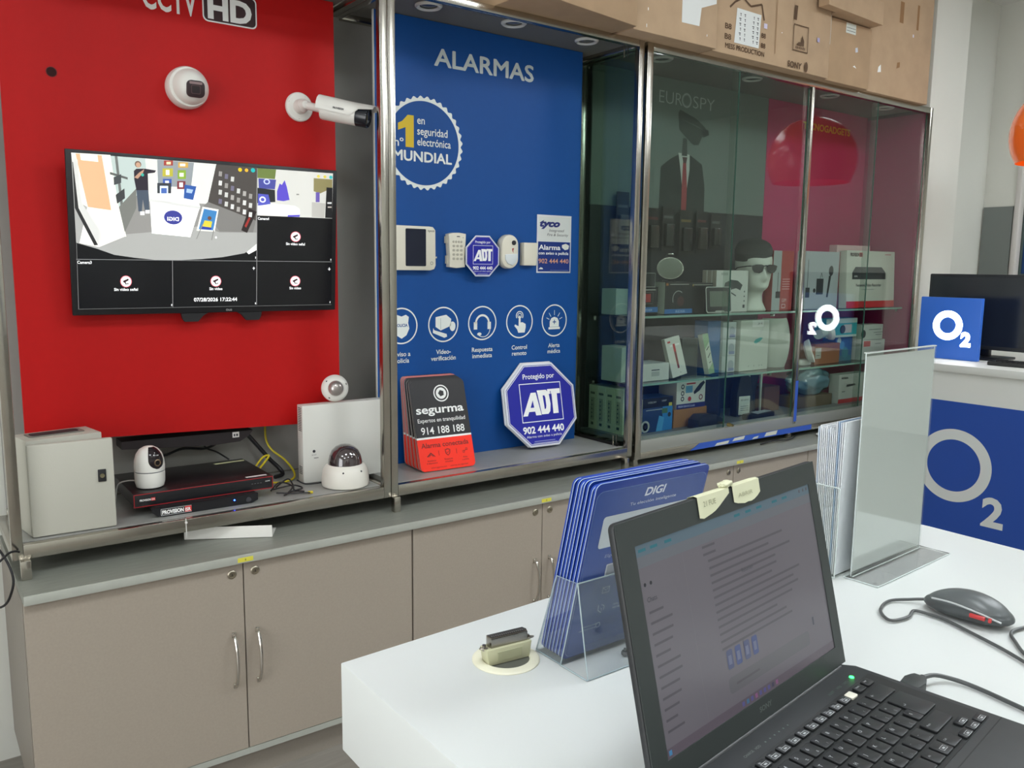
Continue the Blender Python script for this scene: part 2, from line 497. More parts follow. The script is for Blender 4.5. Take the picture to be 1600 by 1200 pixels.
  ('ffffff', [(0.328, 0.0281), (0.3313, 0.028), (0.3311, 0.0142), (0.3278, 0.0143)]),
  ('ffffff', [(0.6604, 0.0297), (0.664, 0.0296), (0.664, 0.0167), (0.6603, 0.0168)]),
  ('ffffff', [(0.9918, 0.0292), (0.9948, 0.0291), (0.9949, 0.0155), (0.9919, 0.0156)]),
  ('ffffff', [(0.6623, 0.3657), (0.665, 0.3657), (0.6649, 0.3499), (0.6622, 0.3498)]),
  ('e06a78', 'c', (0.8348, 0.5176), 0.0228, 0.0387),
  ('ffffff', 'c', (0.8348, 0.5176), 0.0199, 0.0339),
  ('301018', [(0.8226, 0.5202), (0.8433, 0.5374), (0.8462, 0.5263), (0.8263, 0.5075)]),
  ('301018', [(0.8292, 0.5109), (0.8339, 0.5144), (0.8358, 0.5032), (0.8452, 0.5068), (0.8452, 0.5004), (0.8329, 0.4966)]),
  ('e06a78', 'c', (0.1661, 0.1854), 0.0206, 0.0397),
  ('ffffff', 'c', (0.1661, 0.1854), 0.018, 0.0347),
  ('301018', [(0.1551, 0.1887), (0.1742, 0.2052), (0.1766, 0.1936), (0.1582, 0.1755)]),
  ('301018', [(0.1608, 0.1788), (0.1652, 0.1821), (0.1666, 0.1705), (0.1753, 0.1738), (0.1752, 0.1672), (0.1639, 0.1639)]),
  ('e06a78', 'c', (0.5012, 0.1861), 0.0217, 0.0393),
  ('ffffff', 'c', (0.5012, 0.1861), 0.019, 0.0344),
  ('301018', [(0.4896, 0.1894), (0.5095, 0.2058), (0.5121, 0.1943), (0.493, 0.1763)]),
  ('301018', [(0.4958, 0.1796), (0.5003, 0.1829), (0.502, 0.1714), (0.511, 0.1746), (0.511, 0.1681), (0.4992, 0.1648)]),
  ('e06a78', 'c', (0.8338, 0.187), 0.023, 0.0395),
  ('ffffff', 'c', (0.8338, 0.187), 0.0201, 0.0345),
  ('301018', [(0.8215, 0.1903), (0.8424, 0.2068), (0.8453, 0.1953), (0.8252, 0.1772)]),
  ('301018', [(0.8281, 0.1805), (0.8329, 0.1838), (0.8348, 0.1722), (0.8443, 0.1755), (0.8443, 0.1689), (0.8319, 0.1656)]),
  ('989490', [(0.5194, 0.9533), (0.532, 0.9519), (0.53, 0.9188), (0.5174, 0.9203)]),
  ('d8d8d6', [(0.5187, 0.8906), (0.5314, 0.8891), (0.5293, 0.8559), (0.5167, 0.8575)]),
  ('c8c8c4', [(0.5181, 0.8277), (0.5307, 0.826), (0.5287, 0.7927), (0.5161, 0.7945)]),
  ('706c80', [(0.5174, 0.7646), (0.5301, 0.7627), (0.5281, 0.7293), (0.5154, 0.7312)]),
  ('706c80', [(0.5428, 0.9383), (0.5555, 0.9368), (0.5535, 0.9036), (0.5408, 0.9051)]),
  ('989490', [(0.5422, 0.8753), (0.555, 0.8737), (0.5529, 0.8404), (0.5402, 0.842)]),
  ('c8c8c4', [(0.5416, 0.8121), (0.5544, 0.8103), (0.5524, 0.7769), (0.5396, 0.7787)]),
  ('c8c8c4', [(0.541, 0.7486), (0.5538, 0.7467), (0.5518, 0.7131), (0.539, 0.7151)]),
  ('c8c8c4', [(0.5665, 0.9231), (0.5793, 0.9216), (0.5773, 0.8882), (0.5645, 0.8898)]),
  ('706c80', [(0.5659, 0.8598), (0.5788, 0.8582), (0.5768, 0.8247), (0.5639, 0.8264)]),
  ('a8a4a0', [(0.5654, 0.7963), (0.5782, 0.7945), (0.5762, 0.7609), (0.5634, 0.7628)]),
  ('d8d8d6', [(0.5648, 0.7325), (0.5777, 0.7306), (0.5757, 0.6968), (0.5628, 0.6988)]),
  ('c8c8c4', [(0.5898, 0.8442), (0.6028, 0.8425), (0.6008, 0.8089), (0.5879, 0.8106)]),
  ('989490', [(0.5893, 0.7804), (0.6023, 0.7785), (0.6003, 0.7448), (0.5873, 0.7467)]),
  ('a8a4a0', [(0.5888, 0.7163), (0.6018, 0.7143), (0.5998, 0.6804), (0.5868, 0.6824)]),
  ('a8a4a0', [(0.614, 0.8285), (0.627, 0.8268), (0.6251, 0.7929), (0.612, 0.7947)]),
  ('d8d8d6', [(0.6135, 0.7643), (0.6266, 0.7624), (0.6246, 0.7285), (0.6115, 0.7304)]),
  ('d8d8d6', [(0.6131, 0.6999), (0.6262, 0.6979), (0.6242, 0.6638), (0.6111, 0.6659)]),
  ('989490', [(0.6383, 0.8126), (0.6515, 0.8108), (0.6496, 0.7768), (0.6364, 0.7787)]),
  ('c8c8c4', [(0.6379, 0.7481), (0.6511, 0.7462), (0.6492, 0.7121), (0.6359, 0.7141)]),
  ('d8d8d6', [(0.6375, 0.6833), (0.6507, 0.6813), (0.6488, 0.647), (0.6355, 0.6492)]),
]
TV_TEXT = [('Sin video señal', (0.8339, 0.4643), 0.0831, 0.0), ('Sin video señal', (0.165, 0.1323), 0.0842, 0.0), ('Sin video', (0.5007, 0.133), 0.0515, 0.0), ('Sin video', (0.8338, 0.1343), 0.0516, 0.0), ('Camera4', (0.6969, 0.6411), 0.0468, 0.0), ('Camera3', (0.0268, 0.3103), 0.0478, 0.0), ('07/28/2026 17:22:44', (0.4998, 0.053), 0.1721, 0.0)]
# ================================================================ THE ROOM
FLOOR_M = mat('8e8880', 0.45, noise=0.14, scale=5, stretch=(1, 7, 1), key='floor')
WALL_M = mat('dcdcd4', 0.75, noise=0.015, scale=3, key='wall')
CEIL_M = mat('e2e2de', 0.8, key='ceil')
struct(MB().box(-2.6, 8.2, -3.2, 3.1, -0.06, 0.0, FLOOR_M).build('floor'))
struct(MB().box(-2.6, 8.2, -3.2, 3.1, 3.3, 3.36, CEIL_M).build('ceiling'))
struct(MB().box(-2.6, 8.2, 2.86, 3.0, 0, 3.3, WALL_M).build('wall_back'))
struct(MB().box(-2.6, 8.2, -3.2, -3.06, 0, 3.3, mat('cfd0c9', 0.8)).build('wall_front'))
struct(MB().box(8.06, 8.2, -3.06, 2.86, 0, 3.3, WALL_M).build('wall_right'))
# street wall with the big shop window
w = MB()
w.box(-2.6, -2.46, -3.06, -2.2, 0, 3.3, WALL_M); w.box(-2.6, -2.46, 1.4, 2.86, 0, 3.3, WALL_M)
w.box(-2.6, -2.46, -2.2, 1.4, 2.7, 3.3, WALL_M); w.box(-2.6, -2.46, -2.2, 1.4, 0, 0.25, WALL_M)
struct(w.build('wall_left'))
wf = MB()
for y in (-2.2, -1.02, 0.16, 1.34):
    wf.box(-2.57, -2.5, y, y + 0.06, 0.25, 2.7, mat('4a4a4a', 0.4, 0.8))
wf.box(-2.57, -2.5, -2.2, 1.4, 0.25, 0.31, mat('4a4a4a', 0.4, 0.8)); wf.box(-2.57, -2.5, -2.2, 1.4, 2.64, 2.7, mat('4a4a4a', 0.4, 0.8))
struct(wf.build('window_1'))
# wall pier at the end of the show cases, and the projecting wall behind the second counter
struct(MB().box(4.565, 4.93, 2.45, 2.86, 0, 3.3, WALL_M, 0.004).build('trim_1'))
struct(MB().box(6.14, 8.06, 2.64, 2.86, 0, 3.3, WALL_M).build('trim_2'))
struct(MB().box(6.125, 6.14, 2.66, 2.85, 0, 1.97, mat('7d8280', 0.3, 0.3)).build('painted_shade_panel'))  # added grey panel: its darker colour stands for shade low on this wall
struct(MB().box(6.12, 6.19, 2.618, 2.65, 0, 3.2, mat('cfcac6', 0.4), 0.004).build('trim_4'))

# ceiling light panels
def ceiling_light(x, y, label):
    t = thing('ceiling_light', label, 'ceiling light', (x, y, 3.3), group='square light panels in the ceiling')
    f = MB()
    for a in ((-.31, .31, -.31, -.29), (-.31, .31, .29, .31), (-.31, -.29, -.29, .29), (.29, .31, -.29, .29)):
        f.box(*a, -0.02, 0, WHITE_P)
    f.build('frame', t)
    MB().box(-.29, .29, -.29, .29, -0.012, -0.002, mat('f4fbff', 0.5, emit=LAMP_STRENGTH, key='lamp')).build('diffuser', t)
    return t
for x, y in ((-1.2, 0.35), (0.6, 0.35), (2.4, 0.35), (4.2, 0.35), (6.2, 0.9), (3.0, -.05), (5.0, 0), (-1.2, -1.9), (1.2, -1.9), (3.6, -1.9)):  # the pair between the rows is added, unseen, to brighten the right side
    ceiling_light(x, y, 'square white ceiling light panel above the shop floor, out of view')

# ================================================================ BASE CABINETS AND WORKTOP
LAM = mat('a09588', 0.5, noise=0.035, scale=160, key='laminate')
LAM_D = mat('8c847a', 0.5, noise=0.035, scale=160, key='laminate_d')
TOP = mat('85877e', 0.42, noise=0.09, scale=14, stretch=(1, 9, 9), key='worktop')
EDGE = mat('a6a89f', 0.35, noise=0.03, scale=40, key='edge')
CHROME = mat('d0ccc4', 0.16, 1.0, key='chrome')

def base_cabinet(x0, x1, xm, label):
    t = thing('base_cabinet', label, 'cabinet', ((x0 + x1) / 2, 2.57, 0), group='grey base cabinets under the show cases')
    c = MB()
    c.box(x0, x0 + .018, 2.322, 2.84, .10, .688, LAM_D); c.box(x1 - .018, x1, 2.322, 2.84, .10, .688, LAM_D)
    c.box(x0 + .018, x1 - .018, 2.30, 2.84, .10, .118, EDGE); c.box(x0 + .018, x1 - .018, 2.322, 2.84, .67, .688, LAM_D)
    c.box(x0 + .018, x1 - .018, 2.82, 2.84, .118, .67, LAM_D)
    c.box(x0, x0 + .018, 2.30, 2.322, .10, .118, EDGE); c.box(x1 - .018, x1, 2.30, 2.322, .10, .118, EDGE)
    c.build('carcass', t, world=True)
    MB().box(x0 + .005, x1 - .005, 2.345, 2.36, 0, .10, LAM_D).build('plinth', t, world=True)
    for a, b, side in ((x0 + .001, xm - .0015, 1), (xm + .0015, x1 - .002, -1)):
        d = MB().box(a, b, 2.30, 2.319, .1195, .6875, LAM, 0.0012, 1).build('door', t, world=True)
        hx = xm - side * .034
        h = MB()
        h.tube([(hx, 2.30, .478), (hx, 2.286, .472), (hx, 2.272, .44), (hx, 2.268, .40), (hx, 2.272, .36), (hx, 2.286, .330), (hx, 2.30, .324)], .005, CHROME, 10, 5)
        h.box(hx - .006, hx + .006, 2.296, 2.3005, .470, .486, CHROME, .002); h.box(hx - .006, hx + .006, 2.296, 2.3005, .316, .332, CHROME, .002)
        h.build('handle', d, world=True)
        k = MB()
        kx, kz = xm - side * .033, .657
        k.lathe([(.0125, 0), (.0125, .002), (.010, .004), (.0085, .0045), (.008, .003), (.003, .003), (.003, .0045)], mat('a8a090', .3, 1.0), (kx, 2.3, kz), (0, -1, 0), 24)
        k.box(kx - .0008, kx + .0008, 2.2949, 2.2955, kz - .003, kz + .003, BLACK_M)
        k.build('lock', d, world=True)
    return t
base_cabinet(0.2, 1.2955, 0.7455, 'grey double-door base cabinet at the left end, under the red display')
base_cabinet(1.2985, 2.375, 1.832, 'grey double-door base cabinet below the blue alarm display, second from the left')
base_cabinet(2.378, 3.428, 2.890, 'grey double-door base cabinet half hidden behind the open laptop')
base_cabinet(3.431, 4.55, 3.99, 'grey base cabinet at the far right, beside the upright sign holder')

t = thing('worktop', 'long grey woodgrain worktop lying along all the base cabinets', 'worktop', (2.37, 2.57, .69))
MB().box(.2, 4.56, 2.286, 2.855, .6905, .715, TOP).build('board', t, world=True)
MB().box(.2, 4.56, 2.279, 2.286, .6905, .715, EDGE, .002).build('edge_band', t, world=True)
for i, x in enumerate((.746, 1.833, 2.905)):
    MB().place((x, 2.279, .695)).rect(-.022, 0, .044, .013, mat('d8cf4a', .5)).text('8', 0, .003, .006, INK, align='c').build('sticker', t, world=True)

# ================================================================ SHOW CASES
BACK_G = mat('9a9892', 0.6, noise=0.02, scale=20, key='case_back')
DECK = mat('9a9a96', 0.35, noise=0.04, scale=25, key='deck')
CASE_CEIL = mat('77756f', 0.55, key='case_ceil')
FR = .026

def bars(x0, x1, name, t, top=True):
    """steel box-section frame of one case, front and rear"""
    f = MB()
    for y in (2.42, 2.80):
        if y < 2.5:
            f.box(x0, x0 + FR, y, y + FR, .765, 2.392, STEEL, .002); f.box(x1 - FR, x1, y, y + FR, .765, 2.392, STEEL, .002)
        f.box(x0 + FR, x1 - FR, y, y + FR, .765, .803, STEEL, .002); f.box(x0 + FR, x1 - FR, y, y + FR, 2.366, 2.392, STEEL, .002)
    for x in (x0, x1 - FR):
        f.box(x, x + FR, 2.42 + FR, 2.80, .765, .79, STEEL, .002); f.box(x, x + FR, 2.42 + FR, 2.80, 2.366, 2.392, STEEL, .002)
    return f.build(name, t, world=True)

def foot(t, x, y):
    MB().box(x, x + .024, y, y + .024, .7155, .766, STEEL, .002).build('foot', t, world=True)

def ring_light(t, x, y, z=2.385):
    d = MB()
    d.lathe([(.030, 0), (.046, 0), (.046, .004), (.040, .009), (.030, .004)], mat('d5d5cf', .35), (x, y, z), (0, 0, -1), 32, cap=False)
    d.lathe([(.0, 0.001), (.0302, .001)], mat('8a8d90', .15, .6), (x, y, z), (0, 0, -1), 32, cap=False)
    d.build('downlight', t, world=True)

# left case (red, CCTV)
V1 = thing('display_case', 'open steel-framed display case at the left holding the red board', 'display case', (.73, 2.61, .715), group='steel display cases on the worktop')
bars(.194, 1.284, 'frame', V1)
MB().box(.222, 1.256, 2.447, 2.80, .788, .804, DECK).build('deck', V1, world=True)
MB().box(.222, 1.5, 2.828, 2.838, .79, 2.385, BACK_G).build('back_panel', V1, world=True)
MB().box(.222, 1.256, 2.447, 2.80, 2.386, 2.391, CASE_CEIL).build('top_panel', V1, world=True)
for x, y in ((.21, 2.40), (.21, 2.79)): foot(V1, x, y)
for x, y in ((.45, 2.56), (.80, 2.56), (1.13, 2.56)): ring_light(V1, x, y)

# middle case (blue, alarms)
V2 = thing('display_case', 'open steel-framed display case in the middle holding the blue alarm board', 'display case', (1.85, 2.61, .715), group='steel display cases on the worktop')
bars(1.2855, 2.390, 'frame', V2)
MB().box(1.312, 2.363, 2.447, 2.80, .788, .804, DECK).build('deck', V2, world=True)
MB().box(1.502, 2.39, 2.828, 2.838, .79, 2.385, BACK_G).build('back_panel', V2, world=True)
MB().box(1.312, 2.363, 2.447, 2.80, 2.386, 2.391, CASE_CEIL).build('top_panel', V2, world=True)
MB().box(2.366, 2.371, 2.447, 2.80, .805, 2.38, glass('eef5f1', .06)).build('side_glass', V2, world=True)
r = MB()
for x in (2.345, 2.357): r.box(x, x + .003, 2.46, 2.79, .8045, .816, mat('3a3836', .3, .8))
for y in (2.47, 2.78):
    for x in (2.33, 2.35): r.box(x, x + .003, y, y + .003, .8045, .85, CHROME); r.box(x, x + .003, y, y + .003, 2.33, 2.385, CHROME)
r.build('glass_runner', V2, world=True)
for x in (1.2865, 2.335): foot(V2, x, 2.402)
foot(V2, 1.2865, 2.79); foot(V2, 2.335, 2.79)
for x, y in ((1.50, 2.535), (1.84, 2.52), (2.195, 2.535)): ring_light(V2, x, y)

# right case (glass doors)
V3 = thing('display_case', 'wide steel display case with sliding glass doors, full of gadget boxes', 'display case', (3.48, 2.61, .715), group='steel display cases on the worktop')
x0, x1 = 2.408, 4.548
f = MB()
for y in (2.42, 2.80):
    f.box(x0, x0 + .032, y, y + FR, .745, 2.392, STEEL, .002); f.box(x1 - FR, x1, y, y + FR, .745, 2.392, STEEL, .002)
    f.box(x0 + .032, x1 - FR, y, y + FR, .745, .772, STEEL, .002); f.box(x0 + .032, x1 - FR, y, y + FR, 2.362, 2.392, STEEL, .002)
f.box(3.472, 3.49, 2.42, 2.438, .79, 2.362, STEEL, .001)
for x in (x0, x1 - FR):
    f.box(x, x + FR, 2.42 + FR, 2.80, .745, .771, STEEL, .002); f.box(x, x + FR, 2.42 + FR, 2.80, 2.366, 2.392, STEEL, .002)
f.build('frame', V3, world=True)
ALU = mat('a8aaa4', .35, .6, key='alu')
MB().box(x0 + .032, x1 - FR, 2.424, 2.446, .772, .822, ALU, .001).box(x0 + .032, x1 - FR, 2.444, 2.448, .772, .836, ALU).build('door_sill', V3, world=True)
MB().box(x0 + .032, x1 - FR, 2.449, 2.80, .80, .820, mat('6c7274', .4)).build('deck', V3, world=True)
MB().box(x0 + .02, x1 - .02, 2.828, 2.838, .79, 2.385, mat('272c2b', .6)).build('back_panel', V3, world=True)
MB().box(x0 + .032, x1 - FR, 2.449, 2.80, 2.386, 2.391, CASE_CEIL).build('top_panel', V3, world=True)
MB().box(2.412, 2.417, 2.447, 2.80, .775, 2.38, glass('eef5f1', .06)).build('side_glass', V3, world=True)
MB().box(4.522, 4.530, 2.449, 2.80, .80, 2.384, mat('a0265a', .5)).build('side_panel', V3, world=True)
DG = glass('f1f6f3', .06)
for a, b, y in ((2.445, 2.965, 2.428), (2.935, 3.471, 2.4385), (3.492, 4.035, 2.428), (4.0, 4.521, 2.4385)):
    d = MB().box(a, b, y, y + .005, .824, 2.360, DG).build('glass_door', V3, world=True)
    MB().box(b - .0002, b + .003, y, y + .005, .824, 2.360, mat('2f5548', .2)).build('pane_edge', d, world=True)
SG = glass('e6f2ec', .06)
for z in (1.044, 1.330):
    s_ = MB().box(2.46, 4.52, 2.50, 2.779, z - .009, z, SG).build('glass_shelf', V3, world=True)
    MB().box(2.46, 4.52, 2.497, 2.4999, z - .009, z, mat('86a89a', .15)).build('shelf_edge', s_, world=True)
    for x in (2.47, 3.40, 3.62, 4.5): MB().box(x, x + .012, 2.76, 2.7815, z - .03, z - .0095, CHROME, .002).box(x, x + .012, 2.515, 2.535, z - .024, z - .0095, CHROME, .002).build('shelf_clip', s_, world=True)
for x in (2.412, 3.45): foot(V3, x, 2.43)
foot(V3, 4.50, 2.43); foot(V3, 2.412, 2.80); foot(V3, 4.5, 2.80)
for x in (2.62, 3.2, 3.8, 4.3): ring_light(V3, x, 2.55)
BT = mat('2f55b0', .45, key='blue_tape'); PT = mat('c9c9bb', .6)
tp = MB().place((0, 2.4195, 0))
tp.poly([(2.74, .745), (3.62, .747), (3.62, .772), (2.80, .772)], BT)
for a, b, z, h in ((2.90, 2.99, .747, .015), (3.02, 3.10, .755, .016), (3.16, 3.20, .748, .012), (3.25, 3.34, .751, .02)):
    tp.poly([(a, z), (b, z + .001), (b + .01, z + h), (a + .015, z + h - .003)], PT, 2)
tp.place((0, 2.4192, 0)).rect(3.470, .80, .022, .20, BT)
tp.build('tape', V3, world=True)
kz = MB(); kz.lathe([(.009, 0), (.009, .012), (.006, .018), (.006, .03)], mat('b09a68', .3, 1.0), (2.99, 2.424, .835), (0, -1, 0), 16)
kz.build('lock', V3, world=True)
# ================================================================ LEFT CASE: CCTV
RED = mat('b60e0e', 0.55, spec=0.25, noise=0.02, scale=40, key='red_vinyl')
t = thing('display_board', 'large red backing board with a television and cameras mounted on it', 'display board', (.752, 2.705, 1.0))
b = MB()
b.prism([(.27, 1.017), (1.235, .983), (1.235, 2.384), (.27, 2.384)], 2.702, 2.712, RED)
b.build('board', t, world=True)
p = MB().place((0, 2.7018, 0))
p.text('CCTV', .640, 2.262, .078, 'e8e4e0', w=.155, bold=.02)
p.rrect(.811, 2.254, .166, .092, .016, WHITE_INK, 1).rrect(.815, 2.258, .158, .084, .013, mat('3a2226', .5), 2)
p.text('HD', .826, 2.267, .064, WHITE_INK, w=.135, l=3, bold=.045)
p.build('lettering', t, world=True)
MB().lathe([(.0, 0), (.0125, 0)], mat('300808', .9), (.394, 2.7012, 2.047), (0, -1, 0), 24, cap=False).lathe([(.0125, 0), (.0145, 0.001), (.0125, .0015)], mat('7a1010', .5), (.394, 2.7012, 2.047), (0, -1, 0), 24, cap=False).build('cable_hole', t, world=True)

# --- television
ex = MB()
tv = thing('television', 'wide black flat television on the red board showing a camera grid', 'television', (.803, 2.655, 1.390), (math.radians(4.3), 0, 0))
# local: x -0.405..0.405, front face at y = 0, z -0.02..0.44
ex.box(-.400, .400, 0, .010, -.013, .446, BLACK_P, .003)
ex.box(-.36, .36, .010, .030, .02, .41, BLACK_M, .006)
ex.build('housing', tv)
SX, SZ, SWD, SHT = -.3845, .004, .769, .432
s_ = MB().place((0, 0, 0), step=0.00025)
s_.rect(SX, SZ, SWD, SHT, mat('0c0c10', .25, emit=.35), 1)
def e(c, k=1.0):
    return mat(c, .4, emit=.55 * k, key='scr_' + c)
for i, q in enumerate(TV_SHAPES):
    mm = e(q[0]); l = 2 + i * 0.06
    if q[1] == 'c':
        s_.disc(SX + q[2][0] * SWD, SZ + q[2][1] * SHT, abs(q[3]) * SWD, mm, l, ry=abs(q[4]) * SHT, seg=20)
    else:
        s_.poly([(SX + u * SWD, SZ + v * SHT) for u, v in q[1]], mm, l)
for txt, (u, v), w_, _ in TV_TEXT:
    s_.text(txt, SX + u * SWD, SZ + v * SHT - .004, .0085 if '/' not in txt else .0115, e('ffffff'), w=w_ * SWD, align='c', l=12, bold=.02)
s_.text('DIGI', SX + .342 * SWD, SZ + .600 * SHT, .011, e('ffffff'), w=.033, align='c', l=12, bold=.03, mirror=True)
s_.build('screen', tv)
lg = MB().place((0, 0, 0))
lg.ring(.035, -.005, .002, .0032, 'b0b0b0', 1, 16).text('LG', .040, -.0078, .0055, mat('b0b0b0', .5), w=.010, l=1, bold=.03)
lg.build('maker_mark', tv)
for x in (-.072, .118):
    k = MB()
    k.prism([(x - .03, -.0135), (x + .05, -.0135), (x + .035, -.022), (x + .02, -.040), (x - .02, -.040), (x - .026, -.030)] if x < 0 else
            [(x + .03, -.0135), (x - .05, -.0135), (x - .035, -.022), (x - .02, -.040), (x + .02, -.040), (x + .026, -.030)][::-1], .004, .020, BLACK_M)
    k.disc(x, -.03, .004, mat('555555', .4), -9) if False else None
    k.build('stand_bracket', tv)
MB().box(-.10, .10, .030, .034, .12, .32, BLACK_M).build('wall_mount', tv)

# --- turret camera
t = thing('turret_camera', 'round white turret camera with a dark square window, above the television', 'security camera', (.752, 2.7015, 2.048))
m_ = MB(); m_.lathe([(.060, 0), (.061, .012), (.060, .030), (.056, .038)], WHITE_P, (0, 0, 0), (0, -1, 0), 48)
m_.lathe([(.003, 0), (.003, .001)], INK, (-.052, -.018, -.012), (-1, -.3, 0), 12)
m_.build('base', t)
dirv = Vector((-.06, -1, -.12)).normalized()
q = Vector((0, -1, 0)).rotation_difference(dirv).to_matrix().to_4x4()
TT = Matrix.Translation(Vector((0.004, -.030, 0))) @ q
m_ = MB(); m_.lathe([(.0, .052), (.014, .0505), (.026, .046), (.038, .037), (.048, .022), (.053, .006), (.054, -.008)][::-1], WHITE_P, (.004, -.030, 0), dirv, 48)
m_.build('eyeball', t)
m_ = MB()
m_.prism(rr(-.020, -.030, .052, .048, .014), -.0525, -.030, mat('2a161a', .4), bev=.003, T=TT)
m_.prism(rr(-.007, -.020, .026, .024, .003), -.0531, -.0525, mat('5a3c40', .4), T=TT)
m_.prism(rr(-.0055, -.0185, .023, .021, .003), -.0534, -.0530, mat('1c0c10', .4), T=TT)
m_.prism(rr(-.012, .007, .036, .007, .002), -.0531, -.0525, mat('8c7474', .4), T=TT)
m_.build('lens_window', t)

# --- bullet camera
t = thing('bullet_camera', 'white bullet camera on an arm at the right edge of the red board', 'security camera', (1.108, 2.7015, 2.036))
m_ = MB(); m_.lathe([(.046, 0), (.046, .006), (.043, .010), (.024, .012), (.021, .034), (.019, .038)], WHITE_P, (0, 0, 0), (0, -1, 0), 40)
for a in (60, 160, 265):
    m_.lathe([(.004, 0), (.004, .001)], INK, (.035 * math.cos(math.radians(a)), -.0095, .035 * math.sin(math.radians(a))), (0, -1, 0), 12)
m_.build('mount', t)
A0 = Vector((0, -.036, 0)); A1 = Vector((.005, -.060, -.004)); P0 = Vector((.036, -.102, -.016))
ax = Vector((.118, -.100, -.028)).normalized()
m_ = MB(); m_.lathe([(.001, .019), (.012, .015), (.019, 0), (.012, -.015), (.001, -.019)], WHITE_P, tuple(A0 + Vector((0, -.008, 0))), (0, -1, 0), 24)
m_.cyl(A0 + Vector((.004, -.010, 0)), P0, .0125, WHITE_P, 20)
m_.build('arm', t)
m_ = MB(); m_.lathe([(.012, -.004), (.030, 0), (.032, .006), (.032, .115)], WHITE_P, tuple(P0), ax, 36)
m_.build('body', t)
m_ = MB(); m_.lathe([(.032, .1155), (.0325, .118), (.0325, .152), (.029, .155), (.027, .150), (.001, .149)], mat('1d2026', .2), tuple(P0), ax, 36)
m_.build('front_hood', t)
up = Vector((0, 0, 1)) - ax * ax.z; up.normalize(); sd = ax.cross(up)
prof = [(-.036, -.006), (-.037, .010), (-.031, .026), (-.018, .036), (0, .040), (.018, .036), (.031, .026), (.037, .010), (.036, -.006)]
vs = []; fs = []
for L, k, dz in ((-.012, 1.0, 0.004), (.10, 1.0, 0), (.17, 1.0, 0)):
    for a, b_ in prof:
        bb = b_ if L < .16 else max(b_, .018)
        vs.append(P0 + ax * (L if not (L > .16 and b_ < .02) else .125) + sd * a + up * (bb + dz))
    for a, b_ in prof:
        bb = b_ if L < .16 else max(b_, .018)
        vs.append(P0 + ax * (L if not (L > .16 and b_ < .02) else .125) + sd * (a * .94) + up * (bb + dz - .0022))
n9 = 9
for i in range(2):
    for k in range(8):
        a = i * 18 + k; fs.append((a, a + 1, a + 19, a + 18)); a = i * 18 + 9 + k; fs.append((a, a + 18, a + 19, a + 1))
for i in (0, 2):
    for k in range(8):
        fs.append((i * 18 + k, i * 18 + 9 + k, i * 18 + 10 + k, i * 18 + k + 1))
MB().add(vs, fs, WHITE_P).build('sunshield', t)
pl_ = MB(); o_ = P0 + ax * .055 - sd * .0372 + up * .002
def mk(sign):
    M4 = Matrix.Identity(4)
    x_, z_ = ax, up
    y_ = z_.cross(x_)
    for r_ in range(3):
        M4[r_][0] = x_[r_]; M4[r_][1] = y_[r_]; M4[r_][2] = z_[r_]; M4[r_][3] = (P0 + ax * .045 + up * .004 - y_ * .0375)[r_]
    return M4
TXm = MB().place((0, 0, 0)); TXm.text('PROVISION', 0, 0, .006, INK, w=.035, l=1, bold=.04)
pl_.add([mk(1) @ Vector(v) for v in TXm.v], TXm.f, INK)
pl_.build('lettering', t)

# --- grey wall enclosure
GREY_E = mat('b9b7ab', 0.5, bump=.15, scale=400, key='enclosure')
t = thing('enclosure_box', 'pale grey metal enclosure box with its door ajar, left end of shelf', 'enclosure box', (.34, 2.53, .8045), (0, 0, math.radians(10)))
MB().box(-.100, .092, -.031, .085, 0, .258, GREY_E, .003).build('body', t)
TD = Matrix.Translation((-.100, -.0335, 0)) @ Matrix.Rotation(math.radians(-12), 4, 'Z')
d = MB(); d.box(0, .205, -.018, 0, .001, .250, GREY_E, .005, T=TD)
dd = d.build('door', t); dd.location = (0, 0, 0)
MB().box(-.0995, -.092, -.036, -.031, .01, .245, mat('55544e', .6)).build('hinge_gasket', t)
k = MB(); k.box(.164, .184, -.0215, -.0175, .132, .166, BLACK_M, .001).lathe([(.006, 0), (.006, .003), (.0035, .003), (.0035, .001)], mat('b8b090', .3, 1), (.174, -.0215, .149), (0, -1, 0), 20)
k.v = [tuple(TD @ Vector(v)) for v in k.v]
k.build('lock', dd)
g = MB(); g.prism([(x, y) for x, y in rr(-.078, .004, .14, .058, .008)], .258, .2605, mat('7c7b74', .5), axis='z').prism(rr(-.070, .014, .120, .036, .010), .2606, .262, mat('2c2428', .7), axis='z')
g.build('gland_plate', t)

# --- recorders
t = thing('video_recorder', 'wide black recorder with a red outlined front, on top of the other', 'video recorder', (.71, 2.50, .834))
MB().box(-.203, .203, .012, .285, .003, .040, mat('1e1a1c', .35, noise=.1, scale=5), .001).build('chassis', t)
f = MB().box(-.206, .204, 0, .012, .0, .041, BLACK_P, .003)
f.place((0, -.0002, 0))
RL = mat('9c1c22', .4)
for a in ((-.204, .0015, .406, .0022), (-.204, .0372, .406, .0022), (-.204, .0037, .0022, .0335), (.1998, .0037, .0022, .0335)): f.rect(*a, RL)
f.text('PROVISION', -.188, .018, .006, WHITE_INK, w=.030, bold=.02).rect(-.157, .0165, .011, .009, mat('d03030', .5)).text('ISR', -.156, .0185, .005, WHITE_INK, w=.009, l=3)
f.text('HDMI', .178, .024, .004, WHITE_INK, w=.014)
for i in range(4): f.rect(.135 + .009 * i, .022, .004, .0015, mat('777777', .5))
f.build('front_panel', t)
MB().place((0, 0, .0402), 'xy').poly([(.10, .24), (.205 - .01, .245), (.200, .262), (.095, .258)], 'd8d6a8').rect(.125, .015, .065, .014, 'e8e8e6').build('sticker', t)
t = thing('video_recorder', 'smaller black recorder with a blue light, underneath the wide one', 'video recorder', (.70, 2.475, .8045))
